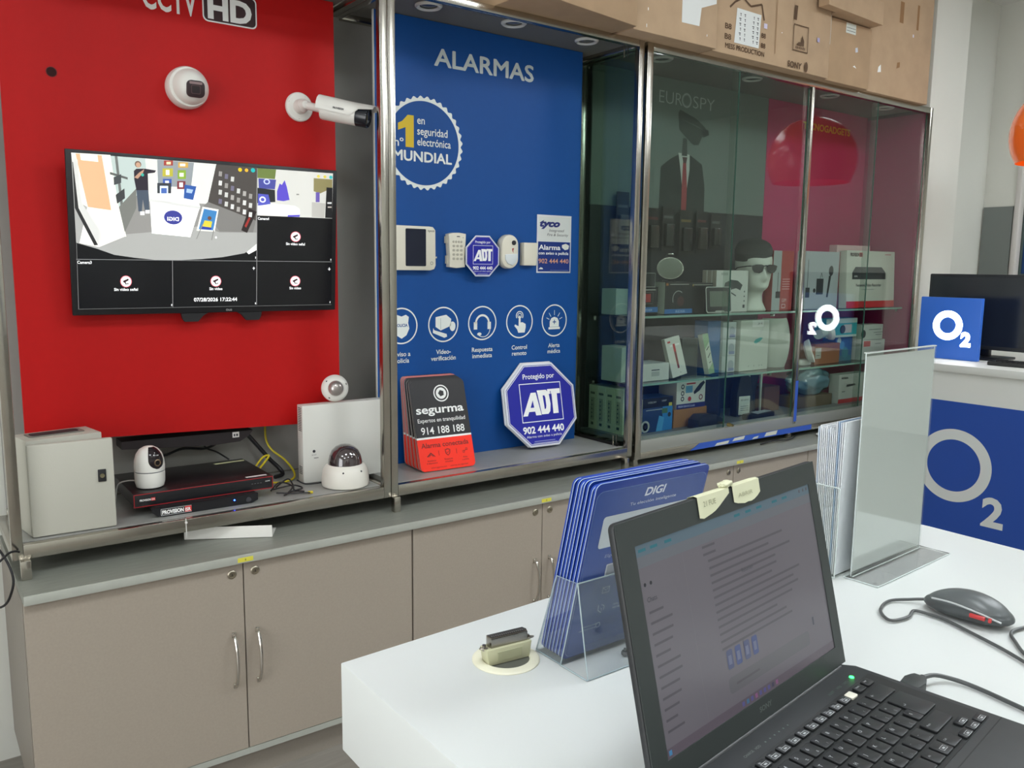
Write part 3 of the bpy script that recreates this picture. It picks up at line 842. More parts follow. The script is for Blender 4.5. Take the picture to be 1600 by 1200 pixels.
MB().box(-.14, .155, .008, .25, .004, .029, BLACK_M, .003).build('chassis', t)
f = MB(); f.prism([(-.135, 0.002), (-.120, 0.0), (.135, 0), (.155, .008), (.155, .029), (-.155, .029), (-.15, .015)], 0, .010, BLACK_P)
f.place((0, -.0003, 0)).frame(-.128, .004, .085, .019, .0008, WHITE_INK).text('PROVISION', -.125, .008, .011, WHITE_INK, w=.060, bold=.05).rect(-.062, .005, .019, .017, 'd23434', 2).text('ISR', -.061, .008, .010, WHITE_INK, w=.016, l=3, bold=.03)
f.build('front_panel', t)
MB().lathe([(.0, .0014), (.002, .0014), (.0024, 0)], mat('2040ff', .3, emit=25), (.083, -.0002, .017), (0, -1, 0), 16, cap=False).build('power_light', t)
MB().lathe([(.0075, 0), (.0075, .004), (.006, .0045)], mat('3a3a40', .3), (.125, 0, .013), (0, -1, 0), 24).build('knob', t)
for x in (-.10, .11):
    MB().box(x - .012, x + .012, .02, .04, 0, .004, RUBBER).build('rubber_foot', t)

# --- egg shaped indoor camera
t = thing('indoor_camera', 'small egg-shaped white indoor camera standing on the black recorder', 'camera', (.568, 2.57, .8745), (0, 0, math.radians(18)))
MB().lathe([(.001, 0), (.030, 0), (.038, .004), (.0415, .018), (.042, .040), (.042, .048)], WHITE_P, seg=48).build('base', t)
MB().lathe([(.0405, .048), (.0405, .0508)], mat('5a5c60', .4), seg=48).build('joint_ring', t)
MB().lathe([(.042, .0508), (.0425, .064), (.041, .082), (.036, .100), (.026, .114), (.014, .121), (.001, .1235)], WHITE_P, seg=48).build('head', t)
# lens shield: conforming patch in front of the head
vs = []; fs = []; NZ, NA = 12, 12
def egg_r(z):
    pr = [(.0508, .042), (.064, .0425), (.082, .041), (.100, .036), (.114, .026), (.121, .014), (.1235, .001)]
    for (z0, r0), (z1, r1) in zip(pr[:-1], pr[1:]):
        if z <= z1: return r0 + (r1 - r0) * (z - z0) / (z1 - z0)
    return .001
for i in range(NZ + 1):
    z = .060 + (.121 - .060) * i / NZ
    c_ = (i / NZ - .45) / .55
    ha = math.radians(34) * math.sqrt(max(0.02, 1 - min(1, max(0, -c_ * 1.25)) ** 2))
    for k in range(NA + 1):
        a = -PI / 2 + ha * (2 * k / NA - 1)
        r = egg_r(z) + .0012
        vs.append((r * math.cos(a), r * math.sin(a), z))
for i in range(NZ):
    for k in range(NA):
        a = i * (NA + 1) + k
        fs.append((a, a + 1, a + NA + 2, a + NA + 1))
sh = MB().add(vs, fs, mat('20181c', .12)).build('lens_shield', t)
l_ = MB(); l_.lathe([(.010, 0), (.010, .003), (.0085, .0035), (.0075, .001), (.001, .001)], mat('a08870', .3, .8), (0, -.0420, .078), (0, -1, .05), 24)
l_.lathe([(.0, 0), (.0065, 0)], mat('141014', .1), (0, -.0442, .078), (0, -1, .05), 20, cap=False)
for a, z in ((-.007, .100), (.006, .099), (-.002, .106)): l_.lathe([(.0, .001), (.0014, 0)], mat('f0f0f0', .2), (a, -.037 + (z - .099) * .55, z), (0, -1, .3), 8, cap=False)
l_.build('lens', sh)

# --- power supply box, fisheye and dome camera
t = thing('power_supply_box', 'flat white metal power supply box standing upright behind the dome camera', 'power supply', (1.205, 2.6, .8045), (0, 0, math.radians(-1)))
b = MB().box(-.150, .150, 0, .046, 0, .262, mat('d8d7d0', .4), .002)
b.build('body', t)
k = MB(); k.lathe([(.005, 0), (.005, .001)], INK, (-.112, 0, .106), (0, -1, 0), 16); k.place((0, -.0003, 0)).text('DC OUT', -.12, .092, .004, INK, w=.016).rect(-.113, .082, .016, .002, INK).disc(.143, .14, .002, INK)
k.build('lock', t)
k = MB()
for i in range(14): k.box(-.1506, -.1502, .008, .036, .176 + i * .0058, .1785 + i * .0058, mat('46423e', .7))
for i in range(5): k.box(-.1506, -.1502, .008, .036, .03 + i * .0058, .0325 + i * .0058, mat('46423e', .7))
k.build('vent', t)
t = thing('ceiling_speaker_camera', 'small round silver and white dome disc leaning on the power supply box', 'camera', (1.182, 2.622, 1.0675), (math.radians(-6), 0, math.radians(-14)))
t.name = 'mini_dome_camera'
MB().lathe([(.0455, -.006), (.046, 0), (.044, .006), (.036, .013), (.026, .016)], WHITE_P, (0, 0, .0465), (0, -1, 0), 48).build('rim', t)
MB().lathe([(.0265, .014), (.026, .018), (.022, .026), (.014, .032), (.006, .034), (.001, .0345)], mat('b8b0ac', .25, .7), (0, 0, .0465), (0, -1, 0), 40).build('dome', t)
k = MB()
for a in (20, 140, 235): k.lathe([(.0032, 0), (.0032, .002)], INK, (.037 * math.cos(math.radians(a)), -.010, .0465 + .037 * math.sin(math.radians(a))), (.3 * math.cos(math.radians(a)), -1, .3 * math.sin(math.radians(a))), 10)
k.build('screw', t)
t = thing('dome_camera', 'white dome camera with smoked bubble, standing in front of the white box', 'security camera', (1.165, 2.516, .8045))
MB().lathe([(.070, 0), (.076, .003), (.078, .012), (.077, .035), (.073, .055), (.066, .068), (.058, .074), (.054, .073)], mat('e4e0d6', .35), seg=64).build('base', t)
MB().lathe([(.056, .072), (.0555, .085), (.051, .103), (.043, .119), (.030, .131), (.015, .137), (.001, .1385)], mat('3b2f31', .06, coat=1.0, spec=.9), seg=48).build('bubble', t)
k = MB()
for a in (-70, -120): k.lathe([(.003, 0), (.003, .0015)], INK, (.072 * math.cos(math.radians(a)), .072 * math.sin(math.radians(a)), .056), (math.cos(math.radians(a)), math.sin(math.radians(a)), .5), 10)
k.build('screw', t)

# --- underside bar, cables
t = thing('cable_tray', 'dark metal tray with a small label below the red board', 'cable tray', (.72, 2.765, .95))
b = MB(); b.prism([(.525, .962), (.525, .986), (.93, .981), (.915, .962), (.885, .947), (.80, .944)], 2.722, 2.80, mat('231c1e', .5))
b.build('tray', t, world=True)
MB().place((0, 2.7218, 0)).rect(.862, .962, .022, .018, 'd4d0cc').rect(.866, .966, .005, .008, INK, 2).rect(.874, .966, .006, .008, INK, 2).build('label', t, world=True)
def cable(pts, r, m, label, group=None, name='cable', cat='cable'):
    o = MB().tube(pts, r, m, 8, 6).build(name, None, loc=tuple(pts[-1]), world=True)
    return tag(o, label, cat, group)
BLK = mat('17161a', .5, key='cable_black'); YEL = mat('c8b420', .45, key='cable_yellow'); WCB = mat('c9c8c4', .5, key='cable_white')
cable([(.925, 2.79, .965), (.955, 2.78, .925), (1.0, 2.77, .865), (1.03, 2.76, .83), (1.035, 2.74, .812), (1.00, 2.72, .810)], .007, BLK, 'thick black cable sagging down behind the recorder to the shelf')
cable([(1.0, 2.80, .98), (.998, 2.79, .93), (1.01, 2.77, .895), (1.045, 2.74, .86), (1.06, 2.70, .825), (1.04, 2.66, .812), (.99, 2.64, .810), (.935, 2.63, .822)], .0035, YEL, 'long yellow network cable hanging beside the white power supply box')
cable([(.93, 2.70, .842), (.965, 2.72, .865), (.985, 2.73, .885), (.965, 2.735, .88), (.935, 2.735, .845)], .0035, YEL, 'short looped yellow network cable plugged in behind the recorder')
cable([(.80, 2.79, .955), (.79, 2.79, .935), (.80, 2.79, .92), (.83, 2.79, .905), (.86, 2.76, .882)], .0028, BLK, 'thin black cable from the tray to the recorder top, right one')
cable([(.60, 2.80, .93), (.66, 2.79, .915), (.72, 2.79, .93), (.79, 2.79, .922), (.83, 2.79, .935), (.835, 2.79, .955)], .004, BLK, 'black cable curving along below the dark tray')
for i, pts in enumerate(([(.93, 2.56, .812), (.98, 2.55, .82), (1.01, 2.56, .815), (1.02, 2.53, .811), (.97, 2.51, .811)], [(.92, 2.54, .815), (.96, 2.57, .83), (.99, 2.54, .82), (.96, 2.50, .811), (.94, 2.48, .811)], [(.93, 2.52, .811), (.97, 2.49, .811), (1.0, 2.475, .811), (1.02, 2.465, .811)], [(.95, 2.58, .812), (.99, 2.58, .835), (1.0, 2.56, .82), (.99, 2.52, .811), (1.01, 2.49, .811)])):
    cable(pts, .0026, BLK, 'thin black cable in the tangle right of the recorders', 'tangled thin cables right of the recorders')
cable([(1.03, 2.60, .822), (1.05, 2.58, .810), (1.09, 2.57, .809), (1.13, 2.575, .809)], .0025, BLK, 'thin black lead running to the dome camera base')
cable([(.545, 2.615, .885), (.52, 2.63, .886), (.497, 2.66, .87), (.492, 2.68, .82), (.492, 2.70, .807)], .0022, WCB, 'thin white lead behind the egg-shaped indoor camera')
cable([(1.015, 2.471, .8105), (1.022, 2.470, .8105), (1.030, 2.468, .8105)], .0045, YEL, 'small yellow cable plug lying at the tangle end', name='cable_plug', cat='cable plug')

o = MB().box(-.128, .125, -.045, .045, 0, .0006, 'e9e7e0', T=Matrix.Translation((.775, 2.485, .7165)) @ Euler((0, 0, math.radians(-28))).to_matrix().to_4x4()).box(-.128, .125, -.046, -.0454, 0, .036, 'e9e7e0', T=Matrix.Translation((.775, 2.485, .7165)) @ Euler((0, 0, math.radians(-28))).to_matrix().to_4x4()).build('paper_sheet', None, loc=(.765, 2.455, .7165), world=True)
tag(o, 'white folded paper sheet pushed under the left display case', 'paper')
o = MB().tube([(.625, 2.418, .806), (.625, 2.417, .790), (.625, 2.417, .768), (.6255, 2.418, .752), (.626, 2.424, .750)], .0013, mat('d8d8d4', .3), 6, 3).box(.622, .628, 2.414, 2.418, .792, .797, mat('d8d8d4', .3)).build('cable_tie', None, loc=(.625, 2.42, .79), world=True)
tag(o, 'thin white cable tie around the lower rail of the left case', 'cable tie')
cable([(.0, 2.84, .80), (.12, 2.36, .79), (.19, 2.40, .797), (.21, 2.415, .79)], .003, BLK, 'black wire leaving the left case rail toward the wall')
cable([(.02, 2.84, .95), (.10, 2.6, .86), (.165, 2.45, .80), (.19, 2.40, .74), (.185, 2.40, .69), (.165, 2.45, .64), (.12, 2.60, .60), (.02, 2.84, .58)], .0032, BLK, 'black wire looping down beside the left end of the cabinets')

# ================================================================ MIDDLE CASE: ALARMS
BLUE = mat('0d4a90', 0.5, spec=0.3, noise=0.02, scale=40, key='blue_vinyl')
t = thing('display_board', 'large blue alarm backing board lettered ALARMAS with a badge and five icons', 'display board', (1.83, 2.69, .8045))
b = MB().box(1.372, 2.302, 2.681, 2.691, .8045, 2.384, BLUE).box(1.370, 1.372, 2.6805, 2.6915, .8045, 2.384, 'd8d8d2')
b.build('board', t, world=True)
p = MB().place((0, 2.6806, 0))
p.text('ALARMAS', 1.608, 2.236, .062, mat('c8d0d0', .5), w=.447, bold=.022)
p.build('lettering', t, world=True)
WI = mat('e4e8e4', .5)
p = MB().place((0, 2.6806, 0))
cx, cz, R_ = 1.566, 1.961, .152
p.ring(cx, cz, R_ - .006, R_ + .003, WI, 1, 216, wob=.009, nw=36)
p.poly([(1.491, 1.943), (1.524, 1.943), (1.524, 2.053), (1.500, 2.053), (1.478, 2.030), (1.461, 2.022), (1.461, 1.998), (1.491, 2.010)], mat('d8b818', .5), 2)
p.text('n\u00ba', 1.446, 1.944, .030, WI, w=.037, bold=.01)
p.text('en', 1.538, 2.027, .028, WI, w=.031, bold=.01).text('seguridad', 1.538, 1.990, .028, WI, w=.126, bold=.01).text('electr\u00f3nica', 1.538, 1.953, .028, WI, w=.140, bold=.01)
p.text('MUNDIAL', 1.441, 1.897, .036, WI, w=.242, bold=.028)
p.build('badge', t, world=True)
def icon(x, cap1, cap2, draw):
    p = MB().place((x, 2.6806, 1.312))
    p.ring(0, 0, .061, .066, WI, 1)
    draw(p)
    p.text(cap1, 0, -.110, .0175, WI, align='c', bold=.012).text(cap2, 0, -.134, .0175, WI, align='c', bold=.012)
    p.build('icon', t, world=True)
def i_police(p):
    p.poly([(-.030, .032), (-.018, .040), (0, .034), (.018, .040), (.030, .032), (.027, .010), (.032, -.010), (.020, -.034), (0, -.046), (-.020, -.034), (-.032, -.010), (-.027, .010)], WI)
    p.text('POLICIA', 0, -.003, .011, mat('0d4a90', .4), w=.050, align='c', l=2, bold=.03)
def i_cam(p):
    p.poly([(-.034, .028), (.012, .036), (.034, .020), (.032, -.006), (-.012, -.022), (-.034, -.008)], WI)
    p.disc(.040, -.008, .013, WI, ry=.018).poly([(-.044, -.012), (-.040, -.020), (.014, -.036), (.016, -.046), (.004, -.050), (-.046, -.030)], WI).line([(-.012, .024), (-.012, -.018)], .002, 'aab4b4', 2)
def i_head(p):
    p.ring(0, 0, .026, .034, WI, 1, 32, 0, PI).rect(-.040, -.024, .016, .028, WI).rect(.024, -.024, .016, .028, WI)
    p.ring(.004, -.022, .030, .033, WI, 1, 16, -PI * .75, 0).disc(-.014, -.042, .010, WI, ry=.006)
def i_hand(p):
    p.ring(0, .024, .008, .011, WI).ring(0, .024, .015, .0185, WI, 1, 32, -.6, PI + .6)
    p.poly([(-.004, .024), (.004, .024), (.005, -.004), (.012, -.002), (.018, -.004), (.030, -.010), (.031, -.022), (.026, -.044), (-.006, -.044), (-.012, -.030), (-.026, -.016), (-.022, -.010), (-.005, -.018)], WI)
def i_siren(p):
    p.rect(-.030, -.036, .060, .009, WI).poly([(-.024, -.026), (-.024, -.004), (-.016, .010), (0, .015), (.016, .010), (.024, -.004), (.024, -.026)], WI)
    p.rect(-.009, -.008, .018, .004, BLUE, 2).rect(-.002, -.015, .004, .018, BLUE, 2)
    for a in (20, 50, 90, 130, 160):
        c_, s2 = math.cos(math.radians(a)), math.sin(math.radians(a)); p.line([(c_ * .028, -.004 + s2 * .026), (c_ * .044, -.004 + s2 * .046)], .0025, WI)
icon(1.470, 'Aviso a', 'polic\u00eda', i_police)
icon(1.647, 'V\u00eddeo-', 'verificaci\u00f3n', i_cam)
icon(1.823, 'Respuesta', 'inmediata', i_head)
icon(2.002, 'Control', 'remoto', i_hand)
icon(2.180, 'Alerta', 'm\u00e9dica', i_siren)

# devices on the blue board
FY = 2.6805
t = thing('alarm_control_panel', 'cream touch panel with a tall dark screen, nearest the left post', 'alarm panel', (1.513, FY, 1.590))
b = MB(); b.prism([(-.087, .079), (.06, .079), (.075, .077), (.085, .066), (.086, -.060), (.080, -.073), (.065, -.078), (-.087, -.078)][::-1], -.026, 0, BEIGE_P, bev=.003); b.box(.085, .097, -.015, -.005, -.034, -.028, 'c8c4b4')
b.build('housing', t)
MB().prism(rr(-.039, -.063, .083, .132, .004), -.0275, -.026, mat('141a2e', .12)).build('screen', t)
MB().place((0, -.0266, 0)).text('tyco', .052, .060, .008, INK, w=.026).ring(.068, -.052, .004, .006, mat('8a867a', .5)).build('marks', t)
t = thing('keypad', 'cream alarm keypad with rows of buttons, partly behind the octagon plate', 'keypad', (1.691, FY, 1.587))
b = MB(); b.prism([(-.038, .058), (-.020, .063), (.010, .064), (.038, .060), (.036, .02), (.032, -.03), (.034, -.062), (-.002, -.066), (-.034, -.062), (-.032, -.03), (-.036, .02)][::-1], -.028, 0, BEIGE_P, bev=.003); b.box(-.042, -.036, -.014, -.002, .025, .05, 'c8c4b4'); b.box(-.038, -.033, -.014, -.002, -.05, -.02, 'c8c4b4')
b.build('housing', t)
for r_ in range(5):
    for c_ in range(3 if r_ else 4):
        MB().prism(rr(-.022 + c_ * (.0165 if r_ else .0115), .026 - r_ * .0155, .011 if r_ else .008, .009, .004, 3), -.030, -.028, 'b4b0a0', bev=.0004).build('button', t)
MB().place((0, -.0284, 0)).rect(-.004, .048, .014, .003, INK).disc(.024, .046, .0015, INK).build('marks', t)

def octagon(parent, s, th_, edge, withback=True):
    a8 = [(math.cos(PI / 8 + k * PI / 4), math.sin(PI / 8 + k * PI / 4)) for k in range(8)]
    MB().prism([(s * x, s * y) for x, y in a8], 0, th_, edge, bev=th_ * .15).build('plate', parent)
    p = MB().place((0, -.0002, 0))
    q = s / .182
    NB = mat('1a1f9a', .35, key='navy'); 
    p.poly([(.953 * s * x, .953 * s * y) for x, y in a8], NB, 1)
    for (r0, r1) in ((.925, .937),):
        for k in range(8):
            x0, y0 = a8[k]; x1, y1 = a8[(k + 1) % 8]
            p.poly([(s * r0 * x0, s * r0 * y0), (s * r1 * x0, s * r1 * y0), (s * r1 * x1, s * r1 * y1), (s * r0 * x1, s * r0 * y1)], WHITE_INK, 2)
    p.text('Protegido por', 0, .106 * q, .021 * q, WHITE_INK, w=.152 * q, align='c', bold=.01)
    p.frame(-.098 * q, -.068 * q, .200 * q, .156 * q, .003 * q, WHITE_INK, 2)
    # the three slanted capitals
    def sc_(pts): return [(x * q, y * q) for x, y in pts]
    for pl in ([(-.092, -.042), (-.046, .050), (-.022, .050), (-.004, -.042), (-.030, -.042), (-.033, -.026), (-.062, -.026), (-.070, -.042)],):
        p.poly(sc_(pl), WHITE_INK, 2)
    p.poly(sc_([(-.053, -.010), (-.040, .020), (-.036, -.010)]), NB, 3)
    p.poly(sc_([(-.016, .058), (.028, .058), (.040, .046), (.045, .0), (.040, -.030), (.030, -.040), (-.002, -.040)]), WHITE_INK, 2)
    p.poly(sc_([(.010, .036), (.018, .036), (.022, .028), (.023, -.006), (.020, -.018), (.014, -.020)]), NB, 3)
    p.poly(sc_([(.034, .060), (.096, .060), (.096, .040), (.080, .040), (.080, -.040), (.054, -.040), (.054, .040), (.036, .040)]), WHITE_INK, 3)
    p.poly(sc_([(.0475, .052), (.0505, .052), (.0505, -.040), (.0475, -.040)]), NB, 4)
    p.text('902 444 440', 0, -.112 * q, .028 * q, WHITE_INK, w=.198 * q, align='c', bold=.03)
    p.text('Alarma con aviso a polic\u00eda', 0, -.130 * q, .010 * q, WHITE_INK, w=.170 * q, align='c')
    p.rect(-.05 * q, -.147 * q, .10 * q, .0025 * q, '9aa0d0', 2).rect(-.055 * q, -.154 * q, .115 * q, .0025 * q, '9aa0d0', 2)
    p.build('print', parent)
t = thing('warning_plate', 'small blue octagonal ADT warning plate fixed beside the keypad', 'sign', (1.798, FY - .036, 1.567))
octagon(t, .082, .0025, mat('dfe3ea', .4))
MB().box(-.03, .03, .0027, .0355, -.03, .03, mat('cfcfc8', .6)).build('spacer', t)
t = thing('motion_sensor', 'tall rounded cream motion sensor with a lens eye and white window', 'motion sensor', (1.925, FY, 1.586))
b = MB(); b.prism(rr(-.041, -.065, .082, .130, .040, 8), -.040, 0, BEIGE_P, bev=.010); b.build('housing', t)
MB().lathe([(.009, 0), (.009, .004), (.007, .005), (.001, .006)], INK, (.014, -.040, .034), (0, -1, 0), 24).build('lens', t)
MB().prism([(-.027, -.012), (-.02, -.010), (.03, -.008), (.032, -.02), (.024, -.042), (.008, -.052), (-.014, -.046), (-.026, -.03)][::-1], -.044, -.038, mat('d4dadc', .3), bev=.002).build('sensor_window', t)
MB().place((0, -.0403, 0)).poly([(.006, .012), (.016, .014), (.012, .004), (.014, -.006), (.008, .002)], 'a03838').build('logo', t)
t = thing('door_contact', 'small plain white block sensor left of the tyco placard', 'sensor', (2.035, FY, 1.578))
MB().prism([(-.034, .045), (.036, .045), (.029, -.044), (-.033, -.044)][::-1], -.024, 0, BEIGE_P, bev=.003).build('cover', t)
MB().prism([(-.037, .044), (-.034, .044), (-.033, -.043), (-.036, -.043)][::-1], -.012, 0, 'b8b4a6').build('base', t)
t = thing('placard', 'rectangular white and navy tyco placard at the right of the blue board', 'sign', (2.170, FY, 1.620))
MB().box(-.0885, .0885, -.003, 0, -.1145, .1155, mat('e2e4e6', .4), .001).build('plate', t)
p = MB().place((0, -.0031, 0)); NV = mat('10307c', .4, key='navy2')
p.rect(-.083, .012, .166, .098, 'd3d6d2').rect(-.083, -.109, .166, .119, NV).frame(-.0865, -.1125, .173, .226, .001, 'a0a4b4')
p.text('tyco', -.077, .070, .027, mat('1c2870', .4), w=.105, bold=.055, shear=.3)
p.text('Integrated', -.028, .050, .011, INK, w=.078, shear=.25).text('Fire & Security', -.038, .033, .011, INK, w=.110, shear=.25)
p.text('Alarma', -.080, -.022, .020, WHITE_INK, w=.112, bold=.02).text('con aviso a polic\u00eda', -.080, -.041, .012, WHITE_INK, w=.155, bold=.02)
p.text('902 444 440', -.080, -.076, .019, mat('d89a78', .5), w=.156, bold=.01)
p.poly([(.040, -.002), (.060, .004), (.078, -.004), (.074, -.018), (.056, -.022), (.040, -.012)], 'dcdcd4', 2).poly([(-.079, -.100), (-.070, -.092), (-.060, -.094), (-.056, -.100)], 'dcdcd4', 2)
p.rect(-.02, -.1045, .095, .0015, '8090c0', 2)
p.build('print', t)

# stack of leaning alarm boards
SEG_R = mat('ff2c0c', .6, key='seg_red'); SEG_K = mat('1c191d', .45, key='seg_black')
seg_yaw, seg_t = -.058, .305
def seg_board(off, front, label, group, jx=0):
    nx, ny = -math.sin(seg_yaw), math.cos(seg_yaw)
    t = thing('alarm_board', label, 'sign', (1.4517 + nx * off + jx, 2.510 + ny * off, .8055 + .0015), (-seg_t + off * 1.45, 0, seg_yaw), group)
    W_, H_ = .222, .3245
    pts = rr(0, 0, W_, H_, .016)
    lo = [p for p in pts if p[1] < .117]; hi = [p for p in pts if p[1] >= .117]
    b = MB()
    if front in (1, 2):
        br = pts[0:6]; tr_ = pts[6:12]; tl_ = pts[12:18]; bl = pts[18:24]
        b.prism(pts, .0011, .0040, mat('a8a29c', .6))
        b.prism(bl + br + [(W_, .114), (0, .114)], 0, .0011, SEG_R)
        b.prism([(0, .114), (W_, .114), (W_, .121), (0, .121)], 0, .0011, WHITE_INK)
        b.prism([(0, .121), (W_, .121)] + tr_ + tl_, 0, .0011, SEG_K if front == 1 else mat('d07a78', .5))
    b.build('plate', t)
    return t
for i in range(13, 0, -1):
    seg_board(i * .0100, 2 if i in (9, 10, 11, 12) else 1, 'salmon and red alarm board near the back of the leaning stack' if i in (9, 10, 11, 12) else 'rearmost black and red alarm board of the leaning stack' if i == 13 else 'black and red alarm board standing behind the front one in the leaning stack', 'salmon boards in the alarm board stack' if i in (9, 10, 11, 12) else 'black boards stacked behind the front alarm board', (i % 3 - 1) * .0016)
t = seg_board(0, 1, 'front black and red segurma alarm board of the leaning stack', None)
p = MB().place((0, -.0002, 0))
p.ring(.122, .276, .0265, .031, WHITE_INK).disc(.122, .276, .021, WHITE_INK).poly([(.122 + .0125 * math.cos(PI / 2 + k * 2 * PI / 5 + .3), .276 + .0125 * math.sin(PI / 2 + k * 2 * PI / 5 + .3)) for k in range(5)], SEG_K, 2)
p.text('segurma', .012, .206, .030, WHITE_INK, w=.193, bold=.022).text('Expertos en tranquilidad', .013, .174, .015, WHITE_INK, w=.193, bold=.005).text('914 188 188', .021, .131, .027, WHITE_INK, w=.176, bold=.012)
DK = mat('6a140e', .5)
p.text('Alarma conectada', .013, .083, .018, DK, w=.192, bold=.01)
p.poly([(.030, .052), (.047, .066), (.064, .050), (.060, .050), (.047, .061), (.034, .050)], DK).ring(.047, .050, .006, .008, DK, 1, 24, 0, PI).line([(.079, .052), (.079, .070)], .0015, DK).line([(.151, .052), (.151, .070)], .0015, DK)
p.poly([(.104, .070), (.115, .074), (.126, .070), (.124, .056), (.115, .048), (.106, .056)], DK).poly([(.107, .068), (.115, .071), (.123, .068), (.121, .057), (.115, .051), (.109, .057)], SEG_R, 2).line([(.110, .062), (.114, .058), (.121, .066)], .0015, DK, 3)
p.frame(.176, .052, .008, .008, .0015, DK).frame(.188, .060, .008, .008, .0015, DK).line([(.184, .058), (.188, .062)], .0015, DK)
for x, a, b_ in ((.047, 'Instalamos', 'el dispositivo'), (.115, 'Respuesta', 'inmediata'), (.183, 'Aviso', 'a polic\u00eda')):
    p.text(a, x, .034, .006, DK, align='c').text(b_, x, .025, .006, DK, align='c')
p.text('www.segurma.com      contrato de seguridad', .040, .009, .005, DK, w=.150)
p.build('print', t)

# octagon boards leaning on the blue board
on = (math.sin(.0754), math.cos(.0754))
def oct_board(off, label):
    return thing('octagon_board', label, 'sign', (2.0745 + on[0] * off, 2.624 + on[1] * off, .9752 + .004), (-.2143, 0, -.0754))
t = oct_board(0, 'large blue octagonal ADT board leaning against the blue panel, front one')
octagon(t, .182, .004, mat('d8dae2', .4))
t2 = oct_board(.0068, 'white octagonal board edge showing behind the large blue one')
a8 = [(.184 * math.cos(PI / 8 + k * PI / 4) - .005, .184 * math.sin(PI / 8 + k * PI / 4) + .002) for k in range(8)]
MB().prism(a8, 0, .006, mat('d6d8dc', .4)).build('plate', t2)
# ================================================================ CARTONS ON TOP OF THE CASES
ZT = 2.3925
PRT = mat('5c4430', .8)
def carton_top(name, label, pts, z0, z1, m, deco=None, fy=None, flaps=None):
    cx_ = sum(p[0] for p in pts) / len(pts); cy_ = sum(p[1] for p in pts) / len(pts)
    t = thing(name, label, 'cardboard box', (cx_, cy_, z0), group='cardboard boxes piled on the show cases')
    MB().prism(pts, z0, z1, m, axis='z', bev=.004).build('carton', t, world=True)
    if deco:
        p = MB().place((0, fy, 0)); deco(p); p.build('print', t, world=True)
    return t
carton_top('cardboard_box', 'leftmost cardboard box on the middle case, jutting out at the front', [(1.705, 2.225), (2.235, 2.305), (2.20, 2.72), (1.67, 2.66)], ZT, 2.86, CARTON2)
TAPE = mat('d8cfc0', .12, spec=.9)
def dA(p):
    p.poly([(2.497, 2.459), (2.596, 2.461), (2.605, 2.53), (2.69, 2.56), (2.69, 2.70), (2.495, 2.70)], mat('e0e2e0', .6))
    p.poly([(2.30, 2.56), (2.42, 2.525), (2.47, 2.60), (2.44, 2.75), (2.31, 2.75)], TAPE).poly([(2.33, 2.60), (2.42, 2.55), (2.44, 2.62), (2.36, 2.66)], mat('b59a80', .3), 2)
    p.rect(2.31, 2.41, .003, .012, WHITE_INK).rect(2.315, 2.47, .004, .01, WHITE_INK).rect(2.64, 2.43, .004, .008, WHITE_INK)
carton_top('cardboard_box', 'cardboard box with a big blank white paper label, second from left', [(2.245, 2.335), (2.70, 2.335), (2.70, 2.80), (2.245, 2.80)], ZT, 2.90, CARTON, dA, 2.3345)
def dB(p):
    p.poly([(2.835, 2.444), (2.992, 2.444), (3.000, 2.578), (2.845, 2.580)], mat('dfe2e0', .6))
    random.seed(5)
    for i in range(5):
        x = 2.985 - i * .028
        if i == 2: continue
        for k in range(6):
            w_ = random.uniform(.006, .014); z = 2.560 - k * .019
            p.rect(x - w_, z, w_, .003, INK, 2).rect(x - w_ * .7, z - .007, w_ * .6, .003, INK, 2).rect(x - w_ / 2, z - .006, .002, .010, INK, 2)
    p.line([(2.80, 2.575), (2.83, 2.60), (2.88, 2.625), (2.93, 2.600), (3.0, 2.62), (3.02, 2.56)], .008, PRT)
    p.text('MESS PRODUCTION', 2.78, 2.416, .020, PRT, w=.25, bold=.02)
    for z in (2.45, 2.49):
        p.text('B8', 2.775, z, .022, PRT, w=.04, bold=.02).text('88', 3.005, z, .020, PRT, w=.03, bold=.02)
    p.frame(3.222, 2.474, .108, .110, .004, PRT, 1).poly([(3.245, 2.500), (3.30, 2.500), (3.30, 2.520), (3.285, 2.545), (3.28, 2.515), (3.26, 2.512)], PRT, 2).text('888', 3.24, 2.484, .012, PRT, w=.07, l=2)
    p.text('SONY', 3.192, 2.402, .026, PRT, w=.10, bold=.03, mirror=False, rot=0).disc(3.325, 2.416, .012, PRT, ry=.022)
    p.rect(3.02, 2.53, .022, .02, 'd0c8e0').rect(3.395, 2.535, .018, .018, 'a8a0c8').rect(3.14, 2.53, .005, .004, WHITE_INK)
    p.poly([(3.22, 2.6), (3.24, 2.6), (3.245, 2.66), (3.225, 2.66)], PRT).rect(3.10, 2.44, .004, .25, mat('a07e5a', .8))
carton_top('cardboard_box', 'widest cardboard box with a white oriental shipping label and printed marks', [(2.706, 2.360), (3.502, 2.365), (3.502, 2.82), (2.706, 2.82)], ZT, 2.92, CARTON, dB, 2.3595)
def dC(p):
    p.rect(3.648, 2.622, .080, .045, 'cfd4cc').rect(3.652, 2.632, .072, .002, INK, 2).rect(3.652, 2.645, .072, .002, INK, 2).poly([(3.515, 2.55), (3.53, 2.55), (3.53, 2.68), (3.515, 2.68)], 'c6cac4')
    p.poly([(3.735, 2.545), (3.755, 2.55), (3.75, 2.57), (3.732, 2.565)], 'c8ccd8').poly([(3.72, 2.48), (3.75, 2.475), (3.735, 2.487)], WHITE_INK)
carton_top('cardboard_box', 'lower cardboard box with a small barcode label, under the small flat box', [(3.506, 2.385), (3.862, 2.385), (3.862, 2.82), (3.506, 2.82)], ZT, 2.672, CARTON2, dC, 2.3845)
